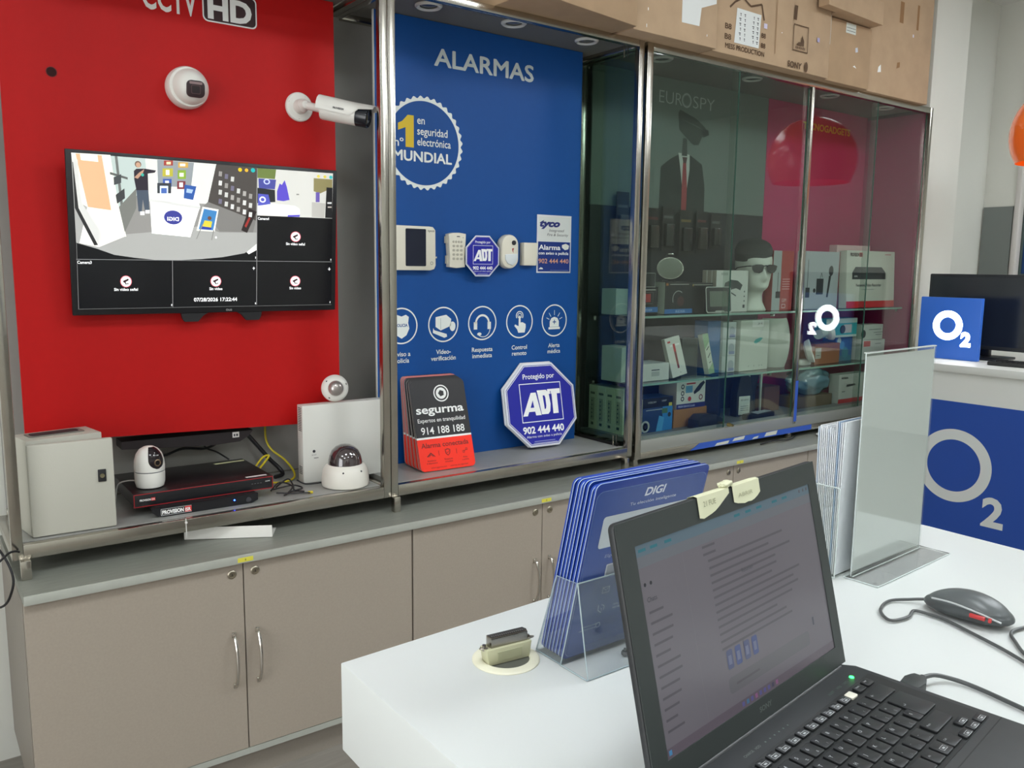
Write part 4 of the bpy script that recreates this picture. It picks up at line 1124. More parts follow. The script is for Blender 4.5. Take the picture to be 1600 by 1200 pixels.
b = carton_top('cardboard_box', 'small flat cardboard box lying on the low barcode-labelled one', [(3.38, 2.30), (3.86, 2.33), (3.855, 2.80), (3.508, 2.80), (3.508, 2.352), (3.38, 2.352)], 2.6765, 2.78, CARTON)
def dD(p):
    p.poly([(3.955, 2.49), (3.985, 2.495), (3.98, 2.53), (3.96, 2.515)], WHITE_INK).rect(4.25, 2.70, .012, .014, 'd8d4e0').rect(4.12, 2.75, .035, .10, mat('96704a', .8)).rect(4.28, 2.74, .02, .12, mat('96704a', .8)).poly([(4.12, 2.53), (4.15, 2.54), (4.15, 2.565), (4.125, 2.56)], mat('96704a', .8))
carton_top('cardboard_box', 'tall plain cardboard box at the right end against the white pier', [(3.872, 2.400), (4.44, 2.400), (4.44, 2.82), (3.872, 2.82)], ZT, 3.02, CARTON, dD, 2.3995)
o = MB().prism([(2.66, 2.40), (3.02, 2.402), (3.03, 2.407), (2.98, 2.418), (2.70, 2.425), (2.65, 2.41)], .0, .001, 'e8e8e2').build('x') if False else None

# ================================================================ RIGHT CASE: POSTERS AND GOODS
t = thing('poster', 'grey-green EUROSPY poster of a suited figure with a camera for a head', 'poster', (3.04, 2.785, .83))
MB().box(2.45, 3.629, 2.782, 2.790, 1.80, 2.384, mat('6a7771', .5)).build('sheet', t, world=True)
MB().box(2.45, 3.629, 2.782, 2.790, .8205, 1.7995, mat('20262a', .5)).build('lower_sheet', t, world=True)
p = MB().place((0, 2.7818, 0))
LT = mat('b2bab6', .5)
p.text('EUR', 2.848, 2.272, .058, LT, w=.150, bold=-.012).ring(3.028, 2.300, .022, .034, mat('8d9894', .5)).ring(3.028, 2.300, .027, .031, LT, 2).text('SPY', 3.072, 2.272, .058, LT, w=.150, bold=-.012)
p.build('lettering', t, world=True)
p = MB().place((0, 2.7818, 0))
SU = mat('2a3330', .6); CAMG = mat('39443f', .5)
p.poly([(2.865, 1.70), (2.872, 1.99), (2.93, 2.028), (3.0, 2.06), (3.07, 2.055), (3.15, 2.02), (3.175, 1.92), (3.18, 1.70)], SU, 1)
p.poly([(2.985, 2.062), (3.062, 2.058), (3.065, 1.99), (3.048, 1.88), (3.02, 1.90), (3.0, 2.0)], mat('b8bfb8', .5), 2)
p.poly([(3.018, 2.02), (3.040, 2.02), (3.052, 1.90), (3.05, 1.70), (3.035, 1.66), (3.018, 1.70), (3.016, 1.90)], mat('943a3e', .5), 3)
p.poly([(3.012, 2.045), (3.046, 2.045), (3.040, 2.018), (3.020, 2.018)], mat('4a3033', .5), 4)
p.poly([(3.008, 2.05), (3.012, 2.13), (3.040, 2.13), (3.045, 2.05)], CAMG, 3)
p.poly([(2.975, 2.238), (2.985, 2.255), (3.10, 2.225), (3.165, 2.190), (3.165, 2.170), (3.15, 2.160), (3.12, 2.108), (3.085, 2.105), (3.03, 2.135), (2.985, 2.165)], CAMG, 4)
p.poly([(3.13, 2.185), (3.185, 2.182), (3.190, 2.160), (3.15, 2.145)], SU, 5).poly([(2.985, 2.215), (3.10, 2.19), (3.16, 2.175), (3.10, 2.195)], mat('5a665f', .5), 5)
p.build('figure', t, world=True)
t = thing('poster', 'magenta TECNOGADGETS poster filling the right half of the glass case', 'poster', (4.075, 2.785, .83))
MB().box(3.631, 4.52, 2.782, 2.790, .8205, 2.384, mat('b4255e', .5)).build('sheet', t, world=True)
MB().place((0, 2.7818, 0)).text('TECNOGADGETS', 3.925, 2.268, .036, mat('d0a850', .5), w=.43, bold=.03).build('lettering', t, world=True)

for i, (x, w_, z0, z1) in enumerate(((2.62, .075, 1.60, 1.86), (2.72, .07, 1.62, 1.84), (2.81, .08, 1.60, 1.80), (2.91, .075, 1.61, 1.81), (3.03, .085, 1.59, 1.80), (3.14, .075, 1.60, 1.80), (3.24, .07, 1.62, 1.79))):
    t = thing('hanging_pack', ('dark blister pack hanging %s below the suited figure' % ('furthest left', 'second from the left', 'third from the left', 'in the middle', 'third from the right', 'second from the right', 'furthest right')[i]), 'blister pack', (x, 2.76, z0), group='dark packs hanging on the poster wall')
    b = MB().box(-w_ / 2, w_ / 2, -.002, 0, 0, z1 - z0, mat(('20221f', '262824', '1d201e')[i % 3], .5))
    b.build('card', t)
    MB().box(-w_ * .36, w_ * .36, -.022, -.0022, .02, (z1 - z0) * .62, mat(('2a2d2a', '1a1c1a', '33302a')[i % 3], .25), .006).build('blister', t)
    MB().place((0, -.0023, 0)).rect(-w_ * .4, (z1 - z0) * .74, w_ * .8, .012, mat(('565a58', '6a5a2c', '5a2c2a')[i % 3], .5)).build('header_print', t)
    MB().cyl((0, .020, z1 - z0 - .012), (0, -.03, z1 - z0 - .012), .002, CHROME, 8).build('hook', t)

S1, S2, S3 = 1.3305, 1.0445, .8205
GRP = {S1: 'goods on the upper glass shelf', S2: 'goods on the lower glass shelf', S3: 'goods on the floor of the glass case'}
def pbox(label, x0, x1, z, h, y, dep, m, deco=None, yaw=0, lean=0, side=None, name='product_box', dz=0, cat='box', bev=.0012):
    w_ = x1 - x0
    b = MB()
    # turned about its front-left foot so the given span stays the front
    b.box(0, w_, 0, dep, 0, h, m, bev, 1)
    if side: b.box(-.0004, 0, .001, dep - .001, .001, h - .001, side)
    if deco:
        b.place((0, -.0002, 0)); deco(b, w_, h)
    o = b.build(name, None, loc=(x0, y, z + dz + .0003 + dep * abs(math.sin(math.radians(lean)))))
    o.rotation_euler = (math.radians(-lean), 0, math.radians(yaw))
    return tag(o, label, cat, GRP.get(z))
OW = mat('c9ccc4', .5, key='offwhite_box'); KB = mat('1b1e20', .4, key='black_box')
GW = mat('b4bcae', .55, key='greenish_box')

# -- upper shelf
def d(b, w, h):
    b.rect(0, .012, w, .022, mat('2c6aa8', .4)).text('RIDER', .012, .017, .010, 'b0c8e8', w=.05, l=2).rect(.02, .055, .03, .035, mat('a03030', .4)).frame(.014, .048, .05, .05, .0015, '707470', 2).rect(.014, .105, w - .03, .004, 'b0b0a8', 2)
pbox('small black box with a red square, half behind the left steel post', 2.545, 2.640, S1, .118, 2.545, .06, KB, d)
pbox('tiny dark cube box with pale edges, on the box with the red square', 2.56, 2.625, S1, .060, 2.55, .055, mat('24282a', .3), lambda b, w, h: b.frame(0, 0, w, h, .0025, '8a908a'), dz=.1185)
def d(b, w, h):
    b.rect(0, .002, w, .020, mat('2c6aa8', .4)).text('RIDER', .07, .006, .011, 'b0c8e8', w=.06, l=2).ring(.085, .065, .034, .0375, 'a8b0ac', 1, 32, .9, PI + .4).disc(.100, .055, .022, mat('4a2828', .4), 1).rect(.03, h - .012, .12, .003, 'b0b0a8').rect(.006, h - .016, .014, .010, mat('a06a30', .5))
pbox('black box with a silver arc and a blue stripe on the upper shelf', 2.692, 2.868, S1, .140, 2.555, .09, KB, d, side=GW)
def d(b, w, h):
    b.rect(.02, h - .010, .125, .003, 'a0a098').rect(.005, h - .015, .014, .009, mat('a8904a', .5))
pbox('long low black box standing behind the small grey screen', 2.876, 3.026, S1, .135, 2.575, .07, KB, d, side=GW)
t = thing('mirror', 'small oval mirror on a stand on top of the boxes', 'mirror', (2.765, 2.60, S1 + .1405), (0, 0, math.radians(-35)), GRP[S1])
MB().lathe([(.058, .0), (.060, .003), (.058, .006)], CHROME, (0, 0, .058), (0, -1, .15), 40, sx=1, sy=.82).build('rim', t)
MB().lathe([(.0, .0064), (.056, .0064)], mat('a0a8a0', .05, 1.0), (0, 0, .058), (0, -1, .15), 40, cap=False, sy=.82).build('glass', t)
MB().box(-.03, .03, -.015, .02, .0, .006, BLACK_P, .002).cyl((0, .004, .005), (0, .004, .02), .004, BLACK_P, 10).build('stand', t)
MB().box(-.016, .016, -.006, .01, .112, .118, BLACK_P, .002).box(-.010, .012, -.006, .01, .1185, .123, CHROME, .001).build('clip', t)
t = thing('display_unit', 'small grey screen in a pale rounded frame on the upper shelf', 'screen device', (3.01, 2.520, S1 + .002), (math.radians(-6), 0, math.radians(-4)), GRP[S1])
MB().prism(rr(-.080, 0, .160, .118, .012), 0, .016, mat('26282a', .4), bev=.002).build('body', t)
b = MB(); 
pp = rr(-.080, 0, .160, .118, .012); qq = rr(-.076, .004, .152, .110, .010)
b.place((0, -.0003, 0)); n_ = len(pp)
for i in range(n_): b.poly([pp[i], pp[(i + 1) % n_], qq[(i + 1) % n_], qq[i]], 'b8beb6')
b.build('bezel', t)
MB().place((0, -.0004, 0)).rect(-.056, .028, .112, .070, mat('6a7468', .3)).poly([(-.03, .001), (-.02, .010), (.03, .010), (.04, .001)], 'aab0a8').build('panel', t)
def d(b, w, h):
    b.poly([(.06, .135), (.10, .150), (.15, .145), (.185, .125), (.17, .10), (.14, .11), (.11, .105), (.08, .09), (.05, .10)], mat('3a4040', .5)).line([(.03, .115), (.08, .100), (.14, .075)], .006, mat('3a4040', .5))
    b.frame(.06, .055, .035, .03, .004, mat('50585a', .5)).line([(.05, .07), (.035, .06)], .004, mat('50585a', .5)).rect(.05, .02, .05, .004, '7c827c').rect(.03, h - .022, .05, .012, 'a8aea6')
    for i in range(3): b.disc(w - .025, .05 + i * .022, .004, mat('404448', .5))
    b.rect(w - .034, .018, .015, .015, mat('30343a', .5)).text('SPY GLASSES', .05, .008, .006, '505650', w=.06)
for i in range(3):
    pbox('white spy-glasses box, %s of three in a row' % ('front one', 'middle one', 'rear one')[i], 3.030 - i * .001, 3.256 - i * .002, S1, .192, 2.56 + i * .028, .027, OW, d if i == 0 else None, side=mat('a09a8c', .6))
def d(b, w, h):
    b.rect(0, 0, w * .40, h, mat('a8b0ae', .5)).rect(w * .40, 0, w * .6, h, mat('a8302c', .45)).rect(.040, .075, .004, .11, BLACK_M, 2).rect(.028, .06, .036, .032, BLACK_M, 2)
    for i in range(5): b.rect(w * .48, .15 - i * .012, .06, .004, 'd8a0a0', 2)
    b.text('GSM', w * .5, .04, .018, 'e0c0c0', w=.035, l=2).frame(w * .5, .01, .03, .02, .003, 'e0c0c0', 2)
pbox('narrow red and grey box with a thin antenna picture beside the white head', 3.452, 3.612, S1, .290, 2.57, .05, mat('9a302c', .5), d, name='product_box')
def d(b, w, h):
    b.rect(.10, .075, .060, .080, mat('2a2c2e', .5)).line([(.13, .155), (.14, .185), (.15, .16)], .003, INK).disc(.085, .095, .011, mat('2a2c2e', .5)).poly([(.19, .06), (.205, .06), (.225, .17), (.205, .17)], mat('2a2c2e', .5)).disc(.222, .195, .020, mat('2a2c2e', .5), ry=.026)
    b.rect(0.01, .06, .035, .05, mat('2a2c2e', .5)).rect(.022, .11, .004, .14, mat('2a2c2e', .5)).rect(w - .006, 0, .006, h, mat('8a3038', .5), 2)
pbox('grey box with a black microphone and transmitter picture beside the steel divider', 3.690, 3.985, S1, .292, 2.555, .05, mat('a9aeb0', .5), d)
def d(b, w, h):
    b.rect(0, 0, w, .035, mat('cc2a30', .4)).text('PROVISION ISR', .03, h - .030, .018, mat('3a2a2c', .5), w=.11, bold=.04).rect(.115, h - .032, .03, .022, mat('cc3038', .4), 1).rect(w - .10, h - .02, .06, .006, 'c08080')
    b.poly([(.05, .150), (.05, .185), (.08, .215), (w - .13, .215), (w - .09, .185), (w - .09, .150)], mat('33383c', .4)).rect(.052, .152, w - .144, .03, mat('22262a', .35), 2).text('ISR', .07, .162, .008, WHITE_INK, w=.03, l=3)
    b.text('Network Video Recorder', w * .45, .112, .016, INK, w=.24, align='c', bold=.015).rect(.14, .095, .12, .003, '909490')
pbox('large white recorder box with a red base band on the upper shelf', 4.005, 4.465, S1, .300, 2.515, .045, mat('d0d0c4', .5), d, lean=3)
b = pbox('red-edged white recorder box tucked behind the large recorder box', 3.99, 4.30, S1, .330, 2.58, .045, mat('d3b0b0', .5))
pbox('dark grey box at the right end of the upper shelf, lower one', 4.475, 4.515, S1, .060, 2.56, .16, mat('4a5450', .5)) if False else None

# -- mannequin head
t = thing('mannequin_head', 'white foam mannequin head on the upper glass shelf', 'mannequin head', (3.345, 2.60, S1 + .0005), (0, 0, math.radians(-22)), GRP[S1])
def head_mesh():
    # z, half width x, front y (towards the viewer, negative), back y
    R = [(.000, .068, -.052, .085), (.006, .070, -.055, .088), (.020, .064, -.048, .082), (.045, .052, -.038, .070), (.075, .048, -.036, .064), (.092, .050, -.044, .066),
         (.104, .040, -.086, .068), (.112, .046, -.094, .072), (.124, .053, -.096, .080), (.140, .060, -.094, .090), (.158, .066, -.093, .098), (.176, .070, -.091, .103), (.192, .073, -.090, .106),
         (.208, .0755, -.090, .108), (.226, .077, -.093, .108), (.246, .077, -.092, .106), (.268, .074, -.085, .100), (.290, .065, -.070, .088), (.308, .050, -.050, .068), (.322, .028, -.026, .040), (.328, .008, -.006, .016)]
    N = 40; vs = []; fs = []
    for z, wx, yf, yb in R:
        cy = (yf + yb) / 2; ry = (yb - yf) / 2
        for k in range(N):
            a = -PI / 2 + 2 * PI * k / N
            ca, sa = math.cos(a), math.sin(a)
            ex = 0.88
            x = wx * math.copysign(abs(ca) ** ex, ca); y = cy + ry * math.copysign(abs(sa) ** ex, sa)
            vs.append([x, y, z])
    for i in range(len(R) - 1):
        for k in range(N):
            k2 = (k + 1) % N
            fs.append((i * N + k, i * N + k2, (i + 1) * N + k2, (i + 1) * N + k))
    fs.append(tuple(range(N))[::-1]); fs.append(tuple((len(R) - 1) * N + k for k in range(N)))
    bm = bmesh.new()
    bv = [bm.verts.new(v) for v in vs]
    for f in fs: bm.faces.new([bv[i] for i in f])
    bmesh.ops.subdivide_edges(bm, edges=bm.edges[:], cuts=1, use_grid_fill=True, smooth=.6)
    def G(x, x0, s): return math.exp(-((x - x0) / s) ** 2)
    for v in bm.verts:
        x, y, z = v.co
        if y < -.02:
            nose = 0
            if .148 < z < .215:
                prof_ = max(0, (1 - abs(z - .160) / .014)) * .4 + max(0, min(1, (.215 - z) / .055)) * .9
                nose = .026 * G(x, 0, .0105 + .005 * G(z, .158, .012)) * min(1, prof_)
            lips = .006 * G(x, 0, .020) * (G(z, .137, .0045) + G(z, .1285, .005))
            gap = -.003 * G(x, 0, .022) * G(z, .1325, .002)
            eyes = -.011 * (G(x, .030, .015) + G(x, -.030, .015)) * G(z, .202, .012)
            brow = .004 * (G(x, .028, .02) + G(x, -.028, .02)) * G(z, .219, .008)
            chin = .006 * G(x, 0, .018) * G(z, .112, .009)
            cheek = .004 * (G(x, .042, .015) + G(x, -.042, .015)) * G(z, .175, .02)
            v.co.y -= nose + lips + gap + eyes + brow + chin + cheek
        # ears
        v.co.x += math.copysign(.012 * G(y, .012, .012) * G(z, .185, .020), x) if abs(x) > .05 else 0
    m_ = MB(); m_.add_bm(bm, mat('ccd0c4', .6, key='foam')); return m_
head_mesh().build('head', t, sharp=70)
t = thing('sunglasses', 'dark sunglasses worn by the white foam head', 'sunglasses', (3.345, 2.60, S1 + .2), (0, 0, math.radians(-22)))
LENS = mat('15181a', .08, coat=1.0)
for sx_ in (-1, 1):
    pts = [(sx_ * x, z) for x, z in ((.006, .012), (.020, .018), (.050, .017), (.066, .012), (.064, -.006), (.052, -.020), (.030, -.024), (.014, -.016))]
    if sx_ < 0: pts = pts[::-1]
    q_ = Matrix.Translation((0, -.104, .004)) @ Matrix.Rotation(math.radians(10 * sx_), 4, 'Z')
    MB().prism(pts, -.002, .002, LENS, bev=.0008, T=q_).build('lens', t)
    MB().tube([(sx_ * .064, -.088, .014), (sx_ * .079, -.07, .012), (sx_ * .086, .0, .006), (sx_ * .088, .02, -.004)], .0028, BLACK_P, 8, 5).build('temple', t)
MB().tube([(-.010, -.107, .014), (0, -.110, .017), (.010, -.107, .014)], .0028, BLACK_P, 8, 5).build('bridge', t)
t = thing('beanie', 'dark knitted beanie pulled over the white foam head', 'hat', (3.345, 2.605, S1 + .236), (math.radians(4), 0, math.radians(-22)))
KN = mat('2d322f', .9, bump=.6, scale=220, key='knit')
MB().lathe([(.078, 0), (.081, .003), (.0825, .030), (.081, .034)], KN, (0, .006, 0), seg=48, sx=1, sy=1.22, cap=False).build('cuff', t)
MB().lathe([(.080, .030), (.084, .045), (.081, .065), (.070, .086), (.050, .100), (.026, .108), (.001, .110)], KN, (0, .006, 0), seg=48, sx=1, sy=1.22, cap=False).build('crown', t)

# -- lower shelf
pbox('low off-white box at the left end of the lower shelf', 2.555, 2.725, S2, .075, 2.545, .12, OW, lambda b, w, h: b.rect(.06, .045, .05, .004, INK).rect(.06, .02, .05, .02, 'a8aea6'))
def d(b, w, h):
    b.rect(.012, h - .022, .018, .008, mat('b03030', .5)).rect(.022, h - .040, .060, .008, 'e8e8e4').poly([(.040, .145), (.054, .145), (.054, .035), (.042, .035)], mat('782c2c', .5)).poly([(.040, .145), (.054, .145), (.054, .11), (.040, .11)], mat('b83030', .5), 2).disc(.055, .015, .002, INK)
t = pbox('white slim box with a red and grey stick picture, leaning sideways', 2.735, 2.828, S2, .175, 2.53, .022, OW, d, side=mat('9a9e94', .6))
t.rotation_euler = (math.radians(-10), math.radians(-10), 0); t.location.z += .006
pbox('dark box behind the slim white leaning box', 2.842, 2.945, S2, .172, 2.58, .07, mat('2e3532', .35), lambda b, w, h: b.frame(0, 0, w, h, .002, '5a625e').rect(.015, .05, .07, .08, mat('3d4642', .3)))
def d(b, w, h):
    b.poly([(0, h * .62), (w, h * .8), (w, h), (0, h)], mat('8fae88', .5)).poly([(0, .02), (w, .05), (w, 0), (0, 0)], mat('8fae88', .5)).line([(.008, .11), (.028, .125)], .004, INK, 2).line([(.010, .075), (.030, .095)], .004, INK, 2).line([(.012, .05), (.026, .055)], .003, INK, 2)
t = pbox('slim green and white box leaning to the left, beside the blue box', 2.985, 3.022, S2, .185, 2.54, .03, mat('c4ccbc', .5), d)
t.rotation_euler = (math.radians(-8), math.radians(-9), 0); t.location.z += .006
pbox('tall plain blue box on the lower shelf', 3.015, 3.105, S2, .245, 2.585, .08, mat('2f6494', .45), None)
for i in range(3):
    pbox('small white box with a pale gadget picture, %s of the stack of three' % ('bottom', 'middle', 'top')[i], 3.112, 3.205, S2, .078, 2.575, .08, mat('bfc6c6', .5), lambda b, w, h: b.disc(.062, .035, .022, mat('98a4a8', .5)).rect(.045, .006, .040, .014, mat('7c86a8', .5), 2), dz=i * .0795)
def d(b, w, h):
    b.poly([(.10, .135), (.115, .150), (.150, .158), (.170, .155), (.150, .140), (.118, .128)], mat('5aa8a4', .5)).poly([(.150, .165), (.185, .215), (.16, .215), (.14, .17)], 'c0c4bc')
    for x in (.07, .11, .15, .17): b.disc(x, .022, .003, '7c827c')
    b.rect(.085, h - .032, .085, .032, mat('e0e2dc', .5), 2).text('29 \u20ac', .125, h - .022, .010, INK, w=.035, l=3)
pbox('large white box with a teal folding gadget and a price tag', 3.225, 3.440, S2, .242, 2.565, .05, mat('c6cbbf', .5), d)
t = thing('curved_panel', 'white ribbed half-round shade standing on the lower shelf', 'lamp shade', (3.545, 2.62, S2 + .0005), (0, 0, math.radians(-15)), GRP[S2])
b = MB(); vs = []; fs = []
for i in range(33):
    z = .245 * i / 32
    bulge = math.sin(PI * min(1, i / 32 * .9 + .05)) ** .6
    for k in range(17):
        a = PI + PI * k / 16
        r = (.055 + .035 * bulge) * (1 + .012 * (i % 2))
        vs.append((r * math.cos(a), r * .8 * math.sin(a), z))
for i in range(32):
    for k in range(16):
        a = i * 17 + k; fs.append((a, a + 1, a + 18, a + 17))
b.add(vs, fs, mat('c2c6ba', .6)).box(-.056, .056, -.002, 0, 0, .24, mat('b0b4a8', .6)); b.build('shade', t, sharp=60)
MB().box(-.06, .06, -.03, .03, 0, .004, mat('b0b4a8', .6)).build('base', t)
# right bay
def d(b, w, h):
    b.rect(0, h - .025, w, .025, 'b8c8c0').rect(0, 0, w, .012, 'b8c8c0').lathe([(.022, 0), (.022, .003)], mat('2a3032', .4), (w * .52, -.0015, h * .42), (0, -1, 0), 20).rect(w * .56, h * .22, .075, .045, 'c2b8b4', 2)
pbox('teal box with a bullet camera picture on top of the blue boxes', 3.915, 4.200, S2, .100, 2.565, .07, mat('2f9ca4', .45), d, dz=.131)
def d(b, w, h):
    b.disc(.02, h * .4, .022, mat('3a3c40', .5)).rect(.07, h * .65, .12, .004, '7a8080').rect(.12, h * .45, .09, .003, '7a8080').rect(.14, h * .3, .06, .003, '7a8080')
pbox('white camera box stacked on the box with a red logo', 4.215, 4.425, S2, .082, 2.545, .08, OW, d, dz=.1095, yaw=0)
pbox('white box with a red logo patch near the sign holder', 4.215, 4.445, S2, .108, 2.540, .09, mat('bdc0bc', .5), lambda b, w, h: b.rect(.02, h - .035, .065, .030, mat('b02c34', .5)).rect(.13, h - .025, .06, .006, '8a9090'))
pbox('blue box with pale clouds picture beside the brown carton', 4.035, 4.190, S2, .130, 2.58, .08, mat('2a5690', .45), lambda b, w, h: b.disc(.03, .11, .018, 'b8c4bc').disc(.06, .085, .022, mat('4c88b8', .5)).disc(.09, .045, .03, mat('3c7c8c', .5), 2).rect(.01, .0, .14, .03, mat('356a80', .5)), name='product_box')
pbox('open brown carton with camera parts on the lower right shelf', 3.80, 4.02, S2, .105, 2.545, .10, mat('8a5230', .7), lambda b, w, h: b.rect(.004, .03, .05, .055, 'a4a49a').rect(.012, .045, .03, .003, INK, 2))
t = thing('camera_bracket', 'white curved camera bracket lying on the open brown carton', 'bracket', (3.925, 2.575, S2 + .128), (0, 0, .3), GRP[S2])
MB().lathe([(.020, 0), (.046, .012), (.052, .030), (.048, .032), (.042, .016), (.016, .005)], WHITE_P, (0, 0, .036), (.6, -.7, .25), 32, cap=False).build('shell', t)
MB().cyl((-.12, 0, .028), (-.01, 0, .034), .024, mat('aab2a8', .4), 20).build('tube', t)
t = thing('camera_dish', 'white perforated dish part in front of the brown carton, by the divider', 'camera part', (3.735, 2.56, S2 + .001), (0, 0, 0), GRP[S2])
MB().lathe([(.030, 0), (.055, .010), (.062, .034), (.058, .035), (.050, .014), (.024, .006)], WHITE_P, (0, 0, .066), (.5, -.8, .3), 32, cap=False).build('shell', t)
MB().box(-.04, .04, -.015, .03, 0, .03, WHITE_P, .006).build('foot', t)
pbox('grey and red box at the far right of the lower shelf', 4.455, 4.510, S2, .10, 2.60, .10, mat('9a8088', .5), lambda b, w, h: b.rect(.0, h - .03, w, .03, mat('983040', .5)), dz=0)
# -- left end, seen through the side glass
pbox('white box standing near the side glass on the lower shelf', 2.435, 2.47, S2, .145, 2.56, .13, mat('c4ccc2', .5), None) if False else None
t = pbox('white gadget box seen through the side glass, on the lower shelf', 2.465, 2.545, S2, .150, 2.575, .125, mat('c4ccc2', .5), None, side=mat('c4ccc2', .5))
t = pbox('small plain white carton seen through the side glass, on the upper shelf', 2.465, 2.535, S1, .110, 2.62, .09, mat('b8c4bc', .5), None)
for i, (z_, h_) in enumerate(((0, .205),)):
    for j in range(4):
        def d(b, w, h): pass
        t = pbox('pale green box standing on edge by the side glass, %s of four' % ('nearest', 'second', 'third', 'furthest')[j], 2.462, 2.535, S3, .195, 2.555 + j * .055, .0535, mat('ccd4bc', .55), d)
        p = MB()
        for q_ in range(3): p.box(-.0006, -.0002, .018 + q_ * .008, .022 + q_ * .008, .04, .14, mat('7c8474', .6))
        p.box(-.0006, -.0002, .014, .042, .155, .165, mat('5c6458', .6)).box(-.0006, -.0002, .020, .036, .018, .030, mat('3c443c', .6))
        for zz in (.05, .068, .086, .104, .122): p.box(-.0007, -.0003, .026, .036, zz, zz + .006, mat('566060', .6))
        p.build('side_print', t)
# -- floor of the case
def d(b, w, h):
    b.rect(0, h * .72, w, h * .28, mat('15181c', .35)).rect(w * .66, .0, w * .34, h * .72, mat('2f7ab8', .4)).poly([(w * .45, 0), (w * .66, 0), (w * .72, .06), (w * .55, .07)], mat('4a98cc', .4), 2).ring(.018, .028, .008, .026, mat('a8b0ac', .4), 2).disc(.018, .028, .016, INK, 2, ry=.018).rect(.02, h * .64, .10, .004, '9aa4a8', 2).text('WEBCAM', .03, h * .85, .009, 'b8bcbc', w=.05, l=2).text('1080P', .115, h * .87, .008, 'b8bcbc', w=.03, l=2).rect(.16, h * .72, .02, .015, mat('b8b040', .5), 2).rect(.118, h * .52, .035, .022, mat('4a7050', .4), 2).disc(.165, .07, .010, INK, 3)
pbox('blue and black webcam box at the front left of the case floor', 2.560, 2.745, S3, .150, 2.535, .10, mat('1d3a68', .4), d, side=mat('a0a898', .5))
pbox('brown carton under the box with the binocular picture', 2.765, 2.985, S3, .082, 2.545, .15, mat('96693c', .7))
def d(b, w, h):
    b.rect(0, 0, w, .022, mat('23286a', .4)).text('PRISM BINOCULAR', .012, .006, .009, 'b0b4d8', w=.11, l=2, bold=.02).poly([(.115, .060), (.150, .075), (.185, .110), (.175, .120), (.150, .108), (.135, .095), (.110, .072)], mat('1e2226', .4)).rect(.058, .070, .045, .032, mat('5890b0', .5)).rect(.062, .108, .06, .007, mat('a83038', .5))
    for z_ in (.045, .070, .100): b.ring(.038, z_, .006, .011, INK)
    b.disc(.085, .042, .011, mat('a83038', .5)).ring(.160, .045, .008, .013, mat('7c3038', .5))
pbox('white box with a binocular picture and a navy base stripe', 2.785, 2.975, S3, .138, 2.550, .11, mat('c8cac2', .5), d, dz=.0825, side=mat('b4a8a0', .5))
t = thing('black_pouch', 'flat black pouch lying in front of the brown carton', 'pouch', (2.925, 2.50, S3 + .0005), (0, 0, .1), GRP[S3])
MB().prism([(-.09, 0), (.11, 0), (.10, .03), (.04, .055), (-.05, .060), (-.085, .04)][::-1], -.03, .035, mat('1b2028', .4), bev=.006).build('body', t)
pbox('navy box at the middle of the case floor', 3.03, 3.145, S3, .215, 2.60, .12, mat('161f34', .4))
t = thing('gadget_display', 'dark device in a white stand at the right of the left bay', 'device', (3.29, 2.58, S3 + .0005), (0, 0, -.15), GRP[S3])
MB().prism([(-.05, 0), (.05, 0), (.05, .11), (.035, .19), (.0, .21), (-.035, .19), (-.05, .11)][::-1], -.01, .04, mat('20262c', .35), bev=.006).build('body', t)
MB().box(-.040, .030, -.014, -.0105, .01, .10, 'b8c0b8', .002).place((0, -.0142, 0)).text('SECURITY', -.03, .078, .008, INK, w=.05, l=1).rect(-.03, .03, .05, .002, INK).rect(-.03, .04, .05, .002, INK).rect(-.03, .05, .05, .002, INK).build('label', t)
t = thing('bottle_brush', 'pair of pale paddles with dark middle standing behind the dark device', 'tool', (3.42, 2.62, S3 + .0005), (0, 0, -.1), GRP[S3])
t.name = 'shoe_stretcher'
t['label'] = 'upright pale blade with a dark handle standing beside the dark device'
MB().prism([(-.055, .20), (-.030, .20), (-.02, .10), (-.03, 0), (-.05, 0)][::-1], 0, .01, 'b4bcb0', bev=.002).prism([(.055, .20), (.040, .20), (.045, .10), (.05, 0), (.055, 0)], 0, .01, 'b4bcb0', bev=.001).build('blade', t)
MB().prism([(-.028, .20), (.038, .20), (.012, .10), (.018, 0), (-.012, 0), (-.006, .10)][::-1], .002, .03, mat('1c2836', .4), bev=.003).build('handle', t)
t = thing('flat_device', 'flat dark device with a pale top at the front of the case floor', 'device', (3.30, 2.49, S3 + .0005), (0, 0, .12), GRP[S3])
MB().box(-.10, .10, -.025, .035, 0, .030, mat('14181c', .35), .006).build('body', t)
MB().prism([(-.05, -.02), (.09, -.01), (.08, .02), (-.03, .03)], .0302, .032, 'a8b0b4', axis='z').build('cover', t)
pbox('brown carton leaning in the corner by the blue taped divider', 3.475, 3.60, S3, .125, 2.60, .12, mat('5e4030', .7))
t = thing('plastic_bag', 'crumpled clear plastic bag with blue contents on the floor of the right bay', 'plastic bag', (3.86, 2.62, S3 + .0605), (0, 0, 0), GRP[S3])
bm = bmesh.new(); bmesh.ops.create_icosphere(bm, subdivisions=4, radius=1.0)
random.seed(3)
from mathutils import noise
for v in bm.verts:
    n_ = noise.noise(v.co * 3.1) * .18 + noise.noise(v.co * 8) * .06
    v.co = v.co * (1 + n_); v.co = Vector((v.co.x * .155, v.co.y * .08, max(-.068, v.co.z * .076) + .068))
MB().add_bm(bm, mat('5a7c88', .15, spec=.9)).build('bag', t, sharp=60)
bm = bmesh.new(); bmesh.ops.create_icosphere(bm, subdivisions=3, radius=1.0)
